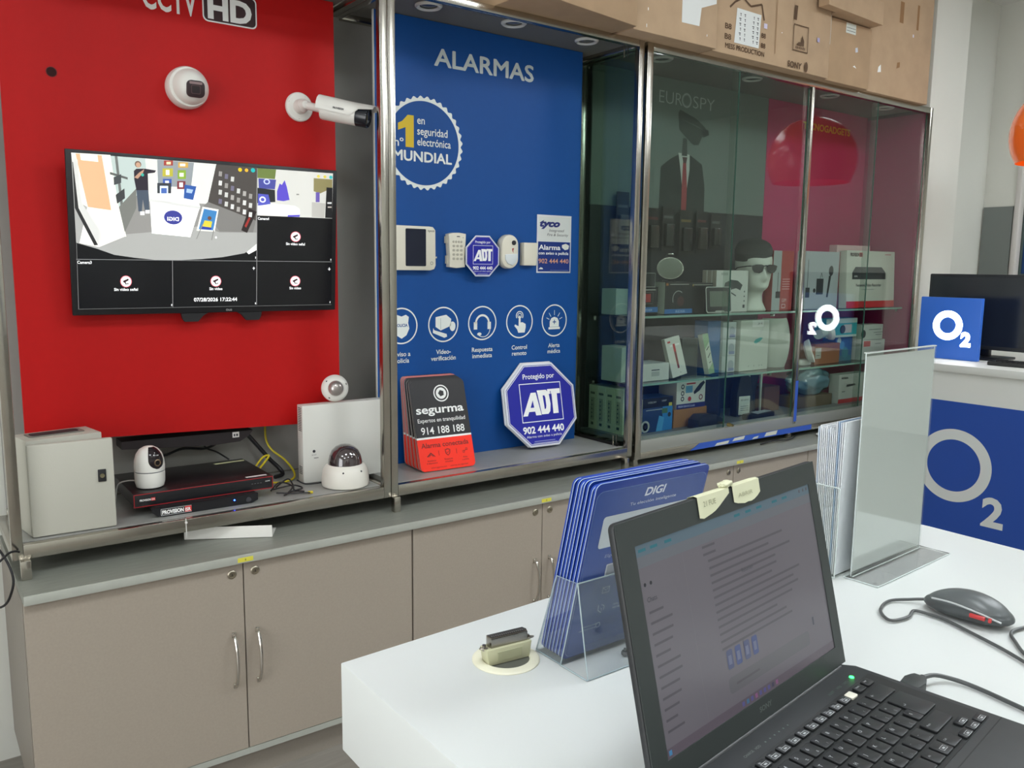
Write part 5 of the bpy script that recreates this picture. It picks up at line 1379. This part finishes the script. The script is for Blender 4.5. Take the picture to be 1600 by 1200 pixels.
for v in bm.verts:
    n_ = noise.noise(v.co * 2.5 + Vector((4, 0, 0))) * .2; v.co = v.co * (1 + n_); v.co = Vector((v.co.x * .10 + .01, v.co.y * .05, v.co.z * .020 + .120))
MB().add_bm(bm, mat('1c4a8c', .25)).build('contents', t, sharp=60)
pbox('shallow brown tray carton under the crumpled plastic bag', 3.70, 4.0, S3, .058, 2.56, .12, mat('5a4c38', .7))
def d(b, w, h):
    b.rect(0, 0, w, .022, mat('b82c34', .4)).text('PROVISION', .02, h - .025, .010, INK, w=.06, bold=.04).poly([(.07, .085), (.16, .09), (.15, .100), (.07, .098)], mat('2c3034', .4)).rect(.03, .06, .03, .004, INK)
pbox('white recorder box with a red base on the case floor beside the plastic bag', 4.035, 4.290, S3, .155, 2.545, .06, mat('b8bab2', .5), d)
pbox('low black box behind, at the right end of the case floor', 4.31, 4.50, S3, .10, 2.60, .12, mat('24282a', .4))
cable([(3.20, 2.40, .724), (3.30, 2.41, .726), (3.42, 2.40, .722), (3.5, 2.42, .728)], .003, BLK, 'dark cable lying on the worktop under the glass case')
for i, (x, y) in enumerate(((3.70, 2.38), (3.80, 2.42))):
    o = MB().lathe([(.055, 0), (.075, .006), (.077, .008), (.072, .008), (.052, .002)], mat('c4c8c4', .3), (0, 0, 0), (0, 0, 1), 32, sy=.5).build('saucer', None, loc=(x, y, .7155))
    tag(o, ('shallow oval white dish on the worktop under the glass case, front one', 'shallow oval white dish on the worktop under the glass case, rear one')[i], 'dish')
# ================================================================ FRONT COUNTER
CW = mat('d0d3d1', .42, coat=.0, key='counter_white')
t = thing('counter', 'white shop counter with a thick overhanging top in the foreground', 'counter', (.85, .4, 0))
# back edge slightly skewed to the cases, as built
topp = [(.368, .8135), (.368, -.55), (1.66, -.55), (1.605, .10), (1.53, .8635), (.62, .8250)]
TZ = 1.095
ring_c = (.522, .7165)
bm = bmesh.new()
MB().prism([(.368, -.55), (1.412, -.55), (1.410, .70), (1.396, .862), (.368, .8135)], .991, TZ, CW, axis='z', bev=.0015).build('top', t, world=True)
MB().box(.44, 1.34, -.50, .74, 0, .9905, CW).build('body', t, world=True)
t = thing('cable_grommet', 'round cream cable grommet set in the white counter top', 'cable grommet', (.522, .7165, TZ))
GR = mat('e2dfc8', .4)
MB().lathe([(.0265, -.002), (.0265, .0018), (.0275, .003), (.036, .0025), (.0378, .0012), (.0380, 0.0002)], GR, seg=56, cap=False).build('rim', t)
MB().lathe([(.0, .0004), (.0268, .0004)], mat('57584f', .8), seg=40, cap=False).build('opening', t)
t = thing('connector', 'beige multi-pin connector with a metal shell standing in the grommet', 'connector', (.522, .7165, TZ + .0005), (0, 0, math.radians(-6)))
GH = mat('b9b897', .5)
MB().prism([(-.026, 0), (.026, 0), (.029, .019), (-.029, .019)][::-1], -.0085, .0085, GH, bev=.0015).box(-.0155, .0155, -.0092, -.0085, .004, .015, mat('a8a888', .5), .0004, 1).build('hood', t)
b = MB(); b.prism([(-.022, -.006), (.024, -.006), (.026, 0), (.024, .006), (-.022, .006), (-.0235, 0)], .019, .0305, mat('9a9690', .25, 1.0), axis='z', bev=.001)
b.prism([(-.020, -.0042), (.022, -.0042), (.0235, 0), (.022, .0042), (-.020, .0042), (-.0215, 0)], .0306, .0309, mat('3a3836', .5), axis='z')
for i in range(16): b.box(-.020 + i * .0026, -.0190 + i * .0026, -.0035, -.0012, .0306, .0314, mat('8a8884', .3, .8))
b.build('metal_shell', t)
for sx_ in (-1, 1):
    MB().cyl((sx_ * .028, 0, .016), (sx_ * .028, 0, .0225), .0022, mat('a09a90', .3, 1.0), 12).tube([(sx_ * .026, -.004, .020), (sx_ * .031, -.005, .021), (sx_ * .034, -.002, .020), (sx_ * .031, .002, .019)], .0010, mat('a09a90', .3, 1.0), 6, 4).build('clip', t)
t = thing('screw', 'tiny black screw standing on the white counter by the laptop', 'screw', (.636, .645, TZ + .0002))
MB().lathe([(.0012, .0098), (.0042, .0072), (.0044, .0050), (.0032, .0030)][::-1], BLACK_M, seg=16).build('head', t)
k = MB(); k.lathe([(.0014, .0), (.0016, .003)], BLACK_M, seg=10); k.build('shank', t)
for c_ in kids(t):
    c_.rotation_euler = (math.radians(180), 0, 0); c_.location = (0, 0, .0098)

# --- DIGI card holder
hx, hy = .563, .671
lean_c = math.atan2(.052, .212)
AC = glass('fafcfd', .06, milk=.025, key='acr'); ACE = glass('d8e6ea', .30, .05, .25)
t = thing('brochure_holder', 'clear acrylic holder on the counter holding the blue DIGI cards', 'brochure holder', (hx, hy, TZ))
def acr(b, pts, wx0, wx1, th_=.002):
    """bent sheet following a path in the (y, z) plane between two x positions"""
    for (y0, z0), (y1, z1) in zip(pts[:-1], pts[1:]):
        dd_ = Vector((y1 - y0, z1 - z0)).normalized(); n_ = Vector((-dd_.y, dd_.x)) * th_ / 2
        a = [(y0 - n_.x, z0 - n_.y), (y1 - n_.x, z1 - n_.y), (y1 + n_.x, z1 + n_.y), (y0 + n_.x, z0 + n_.y)]
        b.prism(a, wx0, wx1, AC, axis='x')
    return b
WH = .178
acr(MB(), [(.043, .001), (-.002, .001)], 0, WH).build('base', t)
acr(MB(), [(-.001, .002), (-.0255, .102)], 0, WH).build('back_sheet', t)
acr(MB(), [(-.0275, .101), (-.046, .001)], 0, WH).build('prop', t)
acr(MB(), [(.043, .002), (.010, .100)], 0, WH).build('front_lip', t)
for x in (-.002, WH):
    MB().prism([(-.001, .002), (.041, .002), (.009, .100), (-.0255, .102)], x, x + .002, AC, axis='x').build('side', t)
ed = MB()
for pts in ([(0, .043, .0012), (0, -.001, .0012), (0, -.0255, .102), (0, .009, .100), (0, .043, .0012)], [(WH, .043, .0012), (WH, -.001, .0012), (WH, -.0255, .102)], [(0, -.0265, .102), (WH, -.0265, .102)], [(0, -.0265, .101), (0, -.046, .0012), (WH, -.046, .0012)], [(-.001, .0, .0012), (-.001, -.046, .0012)]):
    ed.tube(pts, .0008, mat('a9b8bc', .15), 6, 1)
ed.build('polished_edge', t)
DB = mat('1f3f9a', .3, key='digi_blue'); DB2 = mat('3a559c', .25, key='digi_print')
def digi_card(off, label, group, front=False, jz=0, jl=0, curl=0):
    t = thing('info_card', label, 'card', (hx + .0025, hy + .0012 + off, TZ + .0045), (lean_c + jl, 0, 0), group)
    w_, h_ = .172, .2165 + jz
    pts = rr(0, 0, w_, h_, .007)
    b = MB(); b.prism(pts, .0006, .0030, DB); b.prism(pts, 0, .0006, mat('c8d8ea', .4))
    b.place((0, -.0001, 0)); b.poly(pts, DB, 1)
    b.build('card', t)
    return t
for i in range(6, 0, -1):
    digi_card(.0004 + i * .0056, 'blue DIGI card standing behind the front one in the acrylic holder', 'blue cards in the acrylic holder', jz=random.uniform(-.003, .002), jl=.004 * math.sin(i * 1.7))
t = digi_card(0, 'front blue DIGI card with a white window in the acrylic holder', None, True)
p = MB().place((0, -.0003, 0))
LB = mat('7d93c4', .4)
p.rrect(.0025, .002, .168, .2055, .009, LB, 1).rrect(.0032, .0027, .1666, .2041, .0085, DB2, 2)
p.text('DIGI', .0730, .1925, .0098, 'dfe6f2', w=.032, l=3, bold=.03, shear=.2).text('Tu elecci\u00f3n inteligente', .0535, .1835, .0038, 'c8d2e8', w=.071, l=3, bold=.01)
p.rrect(.0185, .137, .135, .039, .004, mat('c9d2d6', .4), 3)
p.text('Elige c\u00f3mo contactar', .032, .1240, .0040, 'aab8dc', w=.06, l=3, shear=.2)
p.text('tienda', .058, .106, .0035, 'aab8dc', l=3).rrect(.0375, .0990, .0155, .0155, .0015, 'd4d8dc', 3).rrect(.0392, .1006, .0121, .0123, .001, mat('9aa0a8', .5), 4)
p.frame(.0400, .0765, .0105, .0080, .0007, 'aab8dc', 3).line([(.0403, .084), (.0452, .080), (.0502, .084)], .0007, 'aab8dc', 3)
p.ring(.0435, .0560, .0045, .0054, 'aab8dc', 3, 16, -.5, 1.6).ring(.0425, .0545, .0022, .0029, 'aab8dc', 3, 12, -.5, 1.6).line([(.039, .062), (.0395, .055), (.045, .0505)], .0012, 'aab8dc', 3)
p.text('llama al', .062, .056, .0028, 'aab8dc', l=3).text('900 000', .062, .051, .0028, 'aab8dc', l=3)
p.ring(.0445, .0345, .0026, .0035, '9fb0d4', 3).text('condiciones y tarifas', .019, .0360, .0026, 'aab8dc', l=3, w=.024).text('consulta en tienda', .017, .0318, .0026, 'aab8dc', l=3, w=.024)
p.build('print', t)

# --- upright sign holder and leaflets
t = thing('sign_holder', 'tall clear upright sign holder with a blank pale sheet, on the counter', 'sign holder', (1.172, .640, TZ), (0, 0, math.radians(3.2)))
MB().box(-.101, .101, .0016, .0022, .010, .318, mat('d0d5d2', .5, coat=.6)).build('insert', t)
AC2 = glass('fcfdfc', .05, .0)
b = MB(); b.box(-.103, .103, -.0012, .0008, .003, .322, AC2).box(-.103, .103, .0030, .0050, .003, .322, AC2).box(-.103, .103, -.0012, .0050, .3221, .3235, mat('c4ccc8', .12)); b.build('sleeve', t)
b = MB().box(-.107, .118, -.040, .010, 0, .0025, glass('ffffff', .015)).build('foot', t)
ed = MB()
for pts in ([(-.107, -.040, .0015), (.118, -.040, .0015), (.118, .010, .0015), (-.107, .010, .0015), (-.107, -.040, .0015)], [(-.103, -.0005, .004), (.103, -.0005, .004)], [(-.103, .002, .004), (-.103, .002, .322)], [(.103, .002, .004), (.103, .002, .322)]):
    ed.tube(pts, .0008, mat('cfd8d6', .15), 6, 1)
ed.build('polished_edge', t)
t = thing('leaflet_pocket', 'clear acrylic leaflet pocket attached behind the upright sign holder', 'leaflet holder', (1.10, .66, TZ), (0, 0, math.radians(3.2)))
px0, px1, py0, py1, pz = -.052, .055, -.008, .038, .132
b = MB(); b.box(px0, px1, py1 - .002, py1, .001, pz, AC2).box(px0, px0 + .002, py0, py1 - .002, .001, pz, AC2).box(px1 - .002, px1, py0, py1 - .002, .001, pz, AC2).box(px0, px1, py0, py1, 0.0002, .001, AC2)
b.build('walls', t)
ed = MB()
for pts in ([(px0, py0, pz), (px0, py1, pz), (px1, py1, pz)], [(px0, py1, 0.001), (px0, py1, pz)], [(px0, py0, 0.001), (px0, py0, pz)], [(px0, py0, .0015), (px0, py1, .0015)]): ed.tube(pts, .0010, mat('c8d2d0', .15), 6, 1)
ed.build('polished_edge', t)
random.seed(8)
for i in range(14):
    x_off = 0
    yy = -.0035 + i * .0027
    hgt = .212 + (.012 if i < 5 else 0) + random.uniform(-.003, .003)
    t = thing('leaflet', 'pale leaflet standing in the clear pocket behind the sign holder', 'leaflet', (1.10 + .002, .66 + yy, TZ + .0022), (.012 - .0022 * i, 0, math.radians(3.2)), 'leaflets in the clear pocket')
    c_ = random.choice(['c9d6e4', 'd8dfe8', 'b7cbe2', 'e4e8ec', 'a9bfd8', 'e8eaec'])
    MB().box(-.046, .046, 0, .0012, 0, hgt, mat(c_, .5)).build('sheet', t)
t = thing('card_rack', 'small white card rack with a dark corner behind the laptop screen edge', 'card rack', (1.232, .775, TZ + .0003), (0, 0, math.radians(4)))
MB().box(-.045, .045, -.012, .012, 0, .004, 'e4e4e0', .001).box(-.045, .045, .008, .012, .004, .070, 'e4e4e0', .001).build('frame', t)
MB().box(-.040, .040, -.006, .004, .0045, .052, BLACK_P, .002).build('pad', t)
MB().box(-.035, .035, -.011, -.008, .0045, .030, 'dcdcd6').place((0, -.0112, 0)).rect(-.02, .008, .03, .012, '8c9090').build('card', t)

# --- laptop
LX, LY, LTH = .7866, .4675, .1401
lap = thing('laptop', 'open black laptop on the white counter showing a document', 'laptop', (LX, LY, TZ), (0, 0, LTH))
LB_ = mat('26282a', .5, noise=.08, scale=60, key='laptop_black'); LK = mat('1d1f21', .45, key='laptop_key')
b = MB()
b.prism([(-.338, .004), (-.006, .004), (.0035, -.010), (.0035, -.236), (-.341, -.236), (-.341, -.004)][::-1], .004, .022, LB_, axis='z', bev=.0025)
b.build('base', lap)
for x in (-.31, -.03):
    for y in (-.02, -.21): MB().lathe([(.006, 0), (.006, .004)], RUBBER, (x, y, 0), (0, 0, 1), 16).build('rubber_foot', lap)
kb = MB().prism(rr(-.318, -.1415, .312, .1145, .003), .0221, .0225, mat('17191a', .5, key='kb_tray'), axis='z').build('keyboard', lap)
LEG = mat('a9acae', .5, key='legend')
def key(x, y, w_, h_, leg=None, sub=None, m=LK, boxed=False):
    b = MB().prism(rr(x - w_ / 2, y - h_ / 2, w_, h_, .0015, 2), .0226, .0250, m, axis='z', bev=.0005)
    b.place((0, 0, .02501), 'xy', .00004)
    if leg:
        s_ = .0036 if len(leg) == 1 else .0020
        b.text(leg, x - w_ / 2 + .0028, y + .0008 if len(leg) == 1 else y + .0010, s_, LEG, l=1, bold=.01)
    if sub: b.text(sub, x - w_ / 2 + .0075, y - h_ / 2 + .002, .0026, LEG, l=1)
    if boxed: b.frame(x - .0045, y - .0042, .009, .0048, .0005, LEG, 1).rect(x - .002, y - .0028, .004, .0018, LEG, 1)
    b.build('key', kb)
P_ = .01905; KW = .0158; KH = .0158
# function row
for i, (x, lg_) in enumerate(((-.309, 'Esc'), (-.2855, 'F1'), (-.2685, 'F2'), (-.2515, 'F3'), (-.2345, 'F4'), (-.2176, 'F5'), (-.2006, 'F6'), (-.183, 'F7'), (-.166, 'F8'), (-.1486, 'F9'), (-.1318, 'F10'), (-.1155, 'F11'), (-.0990, 'F12'), (-.0815, 'Impr'), (-.0676, ''), (-.0474, 'Insert'), (-.0293, 'Supr'))):
    if i == 14: key(x, -.0362, .012, .0092, None, None, mat('dcd8c8', .5, key='bare_key'))
    else: key(x, -.0358, .0138, .0095, lg_, None, LK, boxed=(i not in (0, 15, 16)))
# digits
row = ['\u00ba', '1', '2', '3', '4', '5', '6', '7', '8', '9', '0', "'", '\u00a1']
x0_ = -.0710 - 12 * P_ + .0005
for i, c_ in enumerate(row): key(x0_ + i * P_, -.0540, KW, KH, c_, {'1': '!', '2': '"', '3': '\u00b7', '4': '$', '5': '%', '6': '&', '7': '/', '8': '(', '9': ')', '0': '=', "'": '?'}.get(c_))
key(-.0420, -.0540, .0350, KH, '\u2190')
# q row
xq = -.1043 - 9 * P_
key(xq - .0240, -.0730, .0262, KH, 'Tab')
for i, c_ in enumerate('QWERTYUIOP'): key(xq + i * P_, -.0730, KW, KH, c_, '\u20ac' if c_ == 'E' else None)
key(-.0852, -.0730, KW, KH, '`', '['); key(-.0660, -.0730, KW, KH, '+', ']')
key(-.0390, -.0825, .0290, .0345, '\u21b5')
xa = -.1178 - 8 * P_
key(xa - .0265, -.0920, .0310, KH, 'Bloq')
for i, c_ in enumerate('ASDFGHJKL\u00d1'): key(xa + i * P_, -.0920, KW, KH, c_)
key(-.0790, -.0920, KW, KH, '\u00b4', '{'); key(-.0600, -.0920, .0110, KH, '\u00e7')
xz = -.1476 - 6 * P_
key(xz - .0200, -.1110, KW, KH, '<'); key(xz - .0390, -.1110, .0180, KH, 'May')
for i, c_ in enumerate('ZXCVBNM,.-'): key(xz + i * P_, -.1110, KW, KH, c_, {',': ';', '.': ':', '-': '_'}.get(c_))
key(-.0560, -.1110, .0400, KH, 'May\u00fas')
for x, w_, lg_ in ((-.306, .021, 'Ctrl'), (-.286, .0158, 'Fn'), (-.267, .0158, 'Win'), (-.248, .0158, 'Alt'), (-.183, .108, None), (-.118, .0158, 'Alt'), (-.099, .0158, ''), (-.0795, .0190, 'Ctrl')): key(x, -.1300, w_, KH, lg_, boxed=(lg_ == ''))
for x, y in ((-.0574, -.1365), (-.0385, -.1365), (-.0385, -.1265), (-.0195, -.1365)): key(x, y, .0165, .0085, None, None, LK, boxed=True)
MB().prism(rr(-.225, -.220, .088, .052, .003), .0221, .0223, mat('1f2123', .35), axis='z').build('touchpad', lap)
MB().box(-.334, .0, -.1500, -.1492, .0219, .0222, mat('141516', .6)).build('palm_rest_seam', lap)
MB().lathe([(.0, .0008), (.0022, .0008), (.0026, 0)], mat('30ff60', .3, emit=6), (-.0268, -.0188, .022), (0, 0, 1), 20, cap=False).build('power_light', lap)
g = MB().place((0, 0, .0222), 'xy', .0001)
for i in range(6): g.disc(-.20 + i * .008, -.0185, .0009, mat('506058', .4), 1)
g.text('ASSIST', -.08, -.021, .003, mat('506058', .5), l=1).text('WEB', -.062, -.021, .003, mat('506058', .5), l=1).text('VAIO', -.048, -.021, .003, mat('506058', .5), l=1).text('CHARGE   HDD', -.235, -.0195, .0028, mat('606864', .5), l=1)
g.build('indicator_print', lap)
MB().cyl((-.325, .002, .018), (-.012, .002, .018), .0062, mat('1c1e20', .4), 20).build('hinge', lap)
# lid: own tilt about the hinge
TL = .2364
lid = MB()
ML = Matrix.Translation((0, 0, .023)) @ Matrix.Rotation(-TL, 4, 'X')
lid.prism(rr(-.337, 0, .337, .216, .006), 0, .0065, LB_, bev=.0015, T=ML)
lido = lid.build('lid', lap)
def lidp(b):   # move print laid out on the lid's own face onto the tilted lid
    b.v = [tuple(ML @ Vector(v)) for v in b.v]; return b
b = MB(); bz = mat('303534', .45, key='bezel')
for a in ((-.336, .001, .3345, .0200), (-.336, .1938, .3345, .0215), (-.336, .021, .0205, .1728), (-.0185, .021, .017, .1728)):
    b.box(a[0], a[0] + a[2], -.0012, 0, a[1], a[1] + a[3], bz)
b.place((0, -.0013, 0)).text('SONY', -.165, .0095, .0048, mat('5c6260', .4), w=.022, l=1, align='c', bold=.03)
b.place((0, -.0013, 0))
lidp(b).build('bezel', lido)
SCG = .30
def sm(c, k=1.0): return mat(c, .22, emit=SCG * k, key='lap_' + c)
s_ = MB().place((-.3154, -.0001, .021), step=.00012)
s_.rect(0, 0, .297, .173, sm('58545a'), 1)
s_.rect(0, .163, .297, .010, sm('4c5a64'), 2).rect(0, .154, .297, .009, sm('56585e'), 2)
for x in (.004, .02, .04, .15, .17, .19, .22, .24): s_.rect(x, .1665, .010, .0025, sm('2c5a64'), 3)
for x in (.275, .283, .290): s_.rect(x, .167, .003, .003, sm('46484e'), 3)
s_.rect(.0, .006, .297, .0005, sm('5a565a'), 2)
for x in (.006, .014): s_.disc(x, .140, .0016, sm('2a2a2e'), 3)
s_.text('Chats', .006, .1255, .0042, sm('3c3a40'), l=3)
random.seed(21)
for i in range(12):
    s_.rect(.006, .116 - i * .0088, random.uniform(.016, .036), .0020, sm('474349'), 3)
s_.rect(.062, .008, .0004, .146, sm('5e5a5e'), 3)
for i in range(15):
    z = .150 - i * .0066
    w_ = random.uniform(.10, .155) if i > 1 else .02
    s_.rect(.098 if i > 1 else .092, z, w_, .0021, sm('4a464c'), 3)
s_.text('Resumen', .148, .1155, .0040, sm('3c3a40'), l=4)
for i, x in enumerate((.103, .117, .132, .146)):
    s_.rrect(x, .039, .0095, .017, .002, sm('424660' if i % 2 == 0 else '3c4468'), 3).rect(x + .002, .043, .005, .008, sm('565a70'), 4)
s_.rrect(.10, .018, .15, .014, .004, sm('525054'), 2).rect(.112, .0235, .04, .002, sm('4a464c'), 3)
s_.ring(.262, .038, .008, .0085, sm('5a565a'), 3).rect(.2605, .034, .003, .008, sm('3a3a44'), 4)
s_.rect(0, 0, .297, .008, sm('4e464e'), 3)
for i in range(9): s_.rect(.115 + i * .0075, .0022, .0042, .0040, sm(random.choice(['4a4670', '704868', '3c5a74', '3a3848'])), 4)
s_.rect(.003, .0022, .004, .004, sm('3c6a90'), 4)
lidp(s_).build('screen', lido)
TPM = mat('cfcfb0', .55, key='masking')
for (xa_, za, w_, h_, i) in ((-.222, .1965, .052, .021, 0), (-.164, .1975, .048, .0190, 1)):
    b = MB()
    n_ = 8
    def outline(k):  # torn lower edge
        return (.0015, .0, .001, .002, .0035, .006, .009, .012, .015)[k] if i == 0 else (.004, .002, .001, .0, .0005, .0, .001, .003, .006)[k]
    vs = []; fs = []
    for k in range(n_ + 1):
        x = xa_ + w_ * k / n_
        cut = 0
        vs += [(x, -.0022, za + outline(k) + cut), (x, -.0024, .2163), (x, .0010, .2176), (x, .0080, .2168), (x, .0085, .205)]
    for k in range(n_):
        for j in range(4):
            a = k * 5 + j; fs.append((a, a + 1, a + 6, a + 5))
    b.add(vs, fs, TPM)
    if i == 0: b.place((xa_, -.00235, za)).text('21 FUE', .008, .010, .005, mat('8a8c70', .6), w=.020, l=1)
    else: b.place((xa_, -.00235, za)).text('ABRIR', .008, .007, .004, mat('a0a284', .6), w=.026, l=1)
    b.v = [tuple(ML @ Vector(v)) for v in b.v]
    b.build('masking_tape', lido)
b = MB(); bm = bmesh.new(); bmesh.ops.create_icosphere(bm, subdivisions=3, radius=1)
for v in bm.verts:
    v.co *= 1 + noise.noise(v.co * 3) * .35; v.co = Vector((v.co.x * .010 - .168, v.co.y * .005 + .002, v.co.z * .0035 + .2195))
b.add_bm(bm, TPM); b.v = [tuple(ML @ Vector(v)) for v in b.v]; b.build('tape_crumple', lido, sharp=60)

# --- mouse and cables
mt = thing('mouse', 'grey wired mouse with a red mark lying on the counter', 'mouse', (1.070, .474, TZ + .0003), (0, 0, math.radians(6)))
MG = mat('55595a', .35, key='mouse_grey'); MG2 = mat('45494a', .3, key='mouse_dark')
def mouse_shell(sc, zoff, m, name, ztop, lo):
    bm = bmesh.new(); bmesh.ops.create_uvsphere(bm, u_segments=48, v_segments=28, radius=1)
    for v in bm.verts:
        x, y, z = v.co
        yy = y * .053
        wid = .0315 * (1 - .10 * math.cos(y * PI)) * sc
        xx = x * wid
        zz = z * (ztop * (1 - .25 * (y + .15) ** 2)) if z > 0 else z * .010
        v.co = Vector((xx, yy * sc, max(lo, zz + zoff)))
    return MB().add_bm(bm, m).build(name, mt, sharp=60)
mouse_shell(1.0, .010, MG2, 'lower_shell', .020, .0005)
mouse_shell(.93, .012, MG, 'upper_shell', .0235, .006)
b = MB(); b.tube([(-.0265, .035, .022), (-.0305, .01, .0245), (-.030, -.02, .021), (-.022, -.045, .013)], .0012, mat('b0b4b4', .15), 6, 5); b.build('side_trim', mt)
b = MB(); b.box(-.0335, -.0295, -.030, -.012, .0135, .0185, mat('c23c3c', .35), .001).box(-.0320, -.0275, -.0365, -.033, .0125, .018, mat('c23c3c', .35), .001); b.build('red_mark', mt)
MB().lathe([(.0065, -.003), (.0075, 0), (.0065, .003)], RUBBER, (0, .022, .0225), (1, 0, 0), 24).build('wheel', mt)
CG = mat('4a4c4c', .45, key='cable_grey')
cable([(1.063, .527, 1.103), (1.056, .540, 1.100), (1.030, .556, 1.0985), (.992, .546, 1.0985), (.972, .522, 1.0985), (1.000, .514, 1.0985), (1.026, .520, 1.0985), (1.031, .500, 1.0985), (1.030, .480, 1.0985), (1.020, .449, 1.0985), (1.000, .395, 1.0985), (.975, .35, 1.0985), (.93, .29, 1.0985)], .0020, CG, 'grey mouse cable looping on the counter in front of the sign holder')
cable([(1.10, .30, 1.0985), (1.115, .36, 1.0985), (1.13, .398, 1.0985), (1.100, .412, 1.0985), (1.062, .418, 1.0985), (1.035, .402, 1.0985), (1.006, .377, 1.0985), (.97, .33, 1.0985)], .0020, CG, 'grey cable bending beside the tail of the mouse at the frame edge')
t = thing('usb_plug', 'dark plug pushed into the right side of the laptop', 'plug', (.8155, .408, TZ + .010), (0, 0, LTH))
b = MB(); b.prism([(-.012, -.0095), (.004, -.0110), (.014, -.0080), (.018, -.006), (.018, .006), (.014, .008), (.004, .0110), (-.012, .0095)], -.005, .009, mat('303433', .5), axis='z', bev=.0015)
b.build('shell', t)
MB().cyl((.018, 0, .002), (.026, 0, .002), .004, RUBBER, 12).build('strain_relief', t)
cable([(.840, .4125, 1.107), (.862, .410, 1.105), (.880, .398, 1.100), (.884, .375, 1.0988), (.880, .34, 1.0988), (.872, .28, 1.0988), (.87, .20, 1.0988)], .0024, CG, 'dark cable running from the laptop plug to the right edge')

# ================================================================ SECOND COUNTER WITH THE O2 PANEL
t = thing('counter', 'white counter at the back right with a blue O2 panel on its front', 'counter', (4.5, 1.3, 0))
CW2 = mat('d9dad4', .5, key='counter_white2')
MB().box(3.985, 5.0, .4, 2.215, 1.060, 1.095, CW2, .002).build('top', t, world=True)
MB().box(4.0, 4.95, .42, 2.20, 0, 1.0595, CW2).build('body', t, world=True)
p = MB().box(3.9965, 3.9995, .9, 2.145, .26, .922, mat('1f4aa0', .4, key='o2_blue'))
p.place((3.9960, 0, 0), '-x')
WO = mat('d4d7d4', .5)
cy_ = -1.897
p.ring(cy_, .618, .1245, .1745, WO, 1, 72, sy=1.0)
p.text('2', -1.752, .368, .136, WO, w=.098, l=1, bold=.035)
p.build('panel', t, world=True)
lb = thing('illuminated_sign', 'small blue light-up O2 sign standing on the back counter', 'illuminated sign', (4.235, 2.087, 1.0955))
MB().box(-.006, .020, -.150, .150, 0, .306, mat('2f62bc', .35, emit=.22, key='lb_blue'), .003).build('box', lb)
p = MB().place((-.0065, 0, 0), '-x')
GL = mat('ffffff', .5, emit=14, key='lb_glow')
p.ring(-.006 , .168, .041, .073, GL, 1, 56)
p.text('2', .062, .072, .066, GL, w=.050, l=1, bold=.06)
p.build('lettering', lb)
MB().box(-.035, .05, -.12, .12, 0, .004, WHITE_P, .001).build('foot', lb) if False else None
mo = thing('monitor', 'black computer monitor standing behind the light-up sign', 'monitor', (4.44, 2.02, 1.0955), (0, 0, math.radians(-2)))
MB().box(-.012, .022, -.31, .29, .045, .422, mat('2a2d30', .4), .006).build('housing', mo)
MB().box(-.0135, -.0125, -.295, .275, .065, .408, mat('20242a', .18)).build('screen', mo)
MB().box(0, .03, -.04, .04, .012, .10, BLACK_P, .004).build('neck', mo)
MB().box(-.11, .09, -.13, .13, 0, .012, BLACK_P, .004).build('foot', mo)
kbp = thing('keyboard', 'flat dark keyboard with papers beside the light-up sign', 'keyboard', (4.20, 1.68, 1.0955), (0, 0, math.radians(4)))
MB().box(-.06, .06, -.21, .17, 0, .018, mat('2c2c2c', .5), .004).build('body', kbp)
b = MB()
for i in range(16):
    for j in range(5): b.box(-.052 + j * .021, -.036 + j * .021, -.20 + i * .0225, -.182 + i * .0225, .018, .021, mat('1c1c1e', .5))
ko = b.build('keys', kbp)
# pendant lamp
t = thing('pendant_lamp', 'orange globe pendant lamp with a flat open bottom at the right edge', 'pendant lamp', (4.52, 1.74, 2.05))
OR = mat('e0641a', .25, emit=.35, coat=.6, key='lamp_orange')
R_ = .252; prof = []
for k in range(20):
    a = math.radians(-31 + k * (121 / 19)); prof.append((max(.004, R_ * math.cos(a)), .130 + R_ * math.sin(a)))
b = MB(); b.lathe(prof, OR, seg=64, cap=False); b.lathe([(r * .985, z) for r, z in prof], OR, seg=64, cap=False); b.build('shade', t)
MB().lathe([(.012, .372), (.030, .385), (.030, .41), (.008, .44)], CHROME, seg=24).build('cap', t)
MB().cyl((0, 0, .43), (0, 0, 1.249), .003, BLACK_P, 8).build('cord', t)
MB().lathe([(.001, .10), (.03, .11), (.045, .15), (.035, .20), (.018, .24), (.018, .28)], mat('fff0d8', .5, emit=1.5), seg=24).build('bulb', t)

# racks of goods on the far wall
t = thing('rack_panel', 'slatted display panel with packs on the projecting wall at right', 'display rack', (6.6, 2.60, 0))
MB().box(6.195, 7.4, 2.612, 2.638, .9, 2.40, mat('52605c', .5)).build('slat_panel', t, world=True)
i = 0
for z, h_, c_ in ((1.92, .36, '3f7c3c'), (1.52, .34, '2c4f86'), (1.14, .32, '3c6c74')):
    for k in range(7):
        x = 6.215 + k * .16
        i += 1
        pos_ = ('nearest the corner', 'second from the corner', 'third from the corner', 'fourth from the corner', 'fifth from the corner', 'sixth from the corner', 'seventh from the corner')[k]
        rowl = {1.92: 'green pack in the top row', 1.52: 'blue pack in the middle row', 1.14: 'teal pack in the bottom row'}[z]
        o = MB().box(0, .14, -.03, 0, 0, h_, mat(c_, .45), .003).place((0, -.0302, 0)).rect(.02, h_ * .7, .10, .03, 'c8d0c8').rect(.03, h_ * .2, .08, h_ * .35, mat('26343c' if k % 2 else '88a0a8', .4)).build('hanging_box', None, loc=(x, 2.6115, z))
        tag(o, rowl + ' of the far rack, ' + pos_, 'pack', 'packs on the far rack')
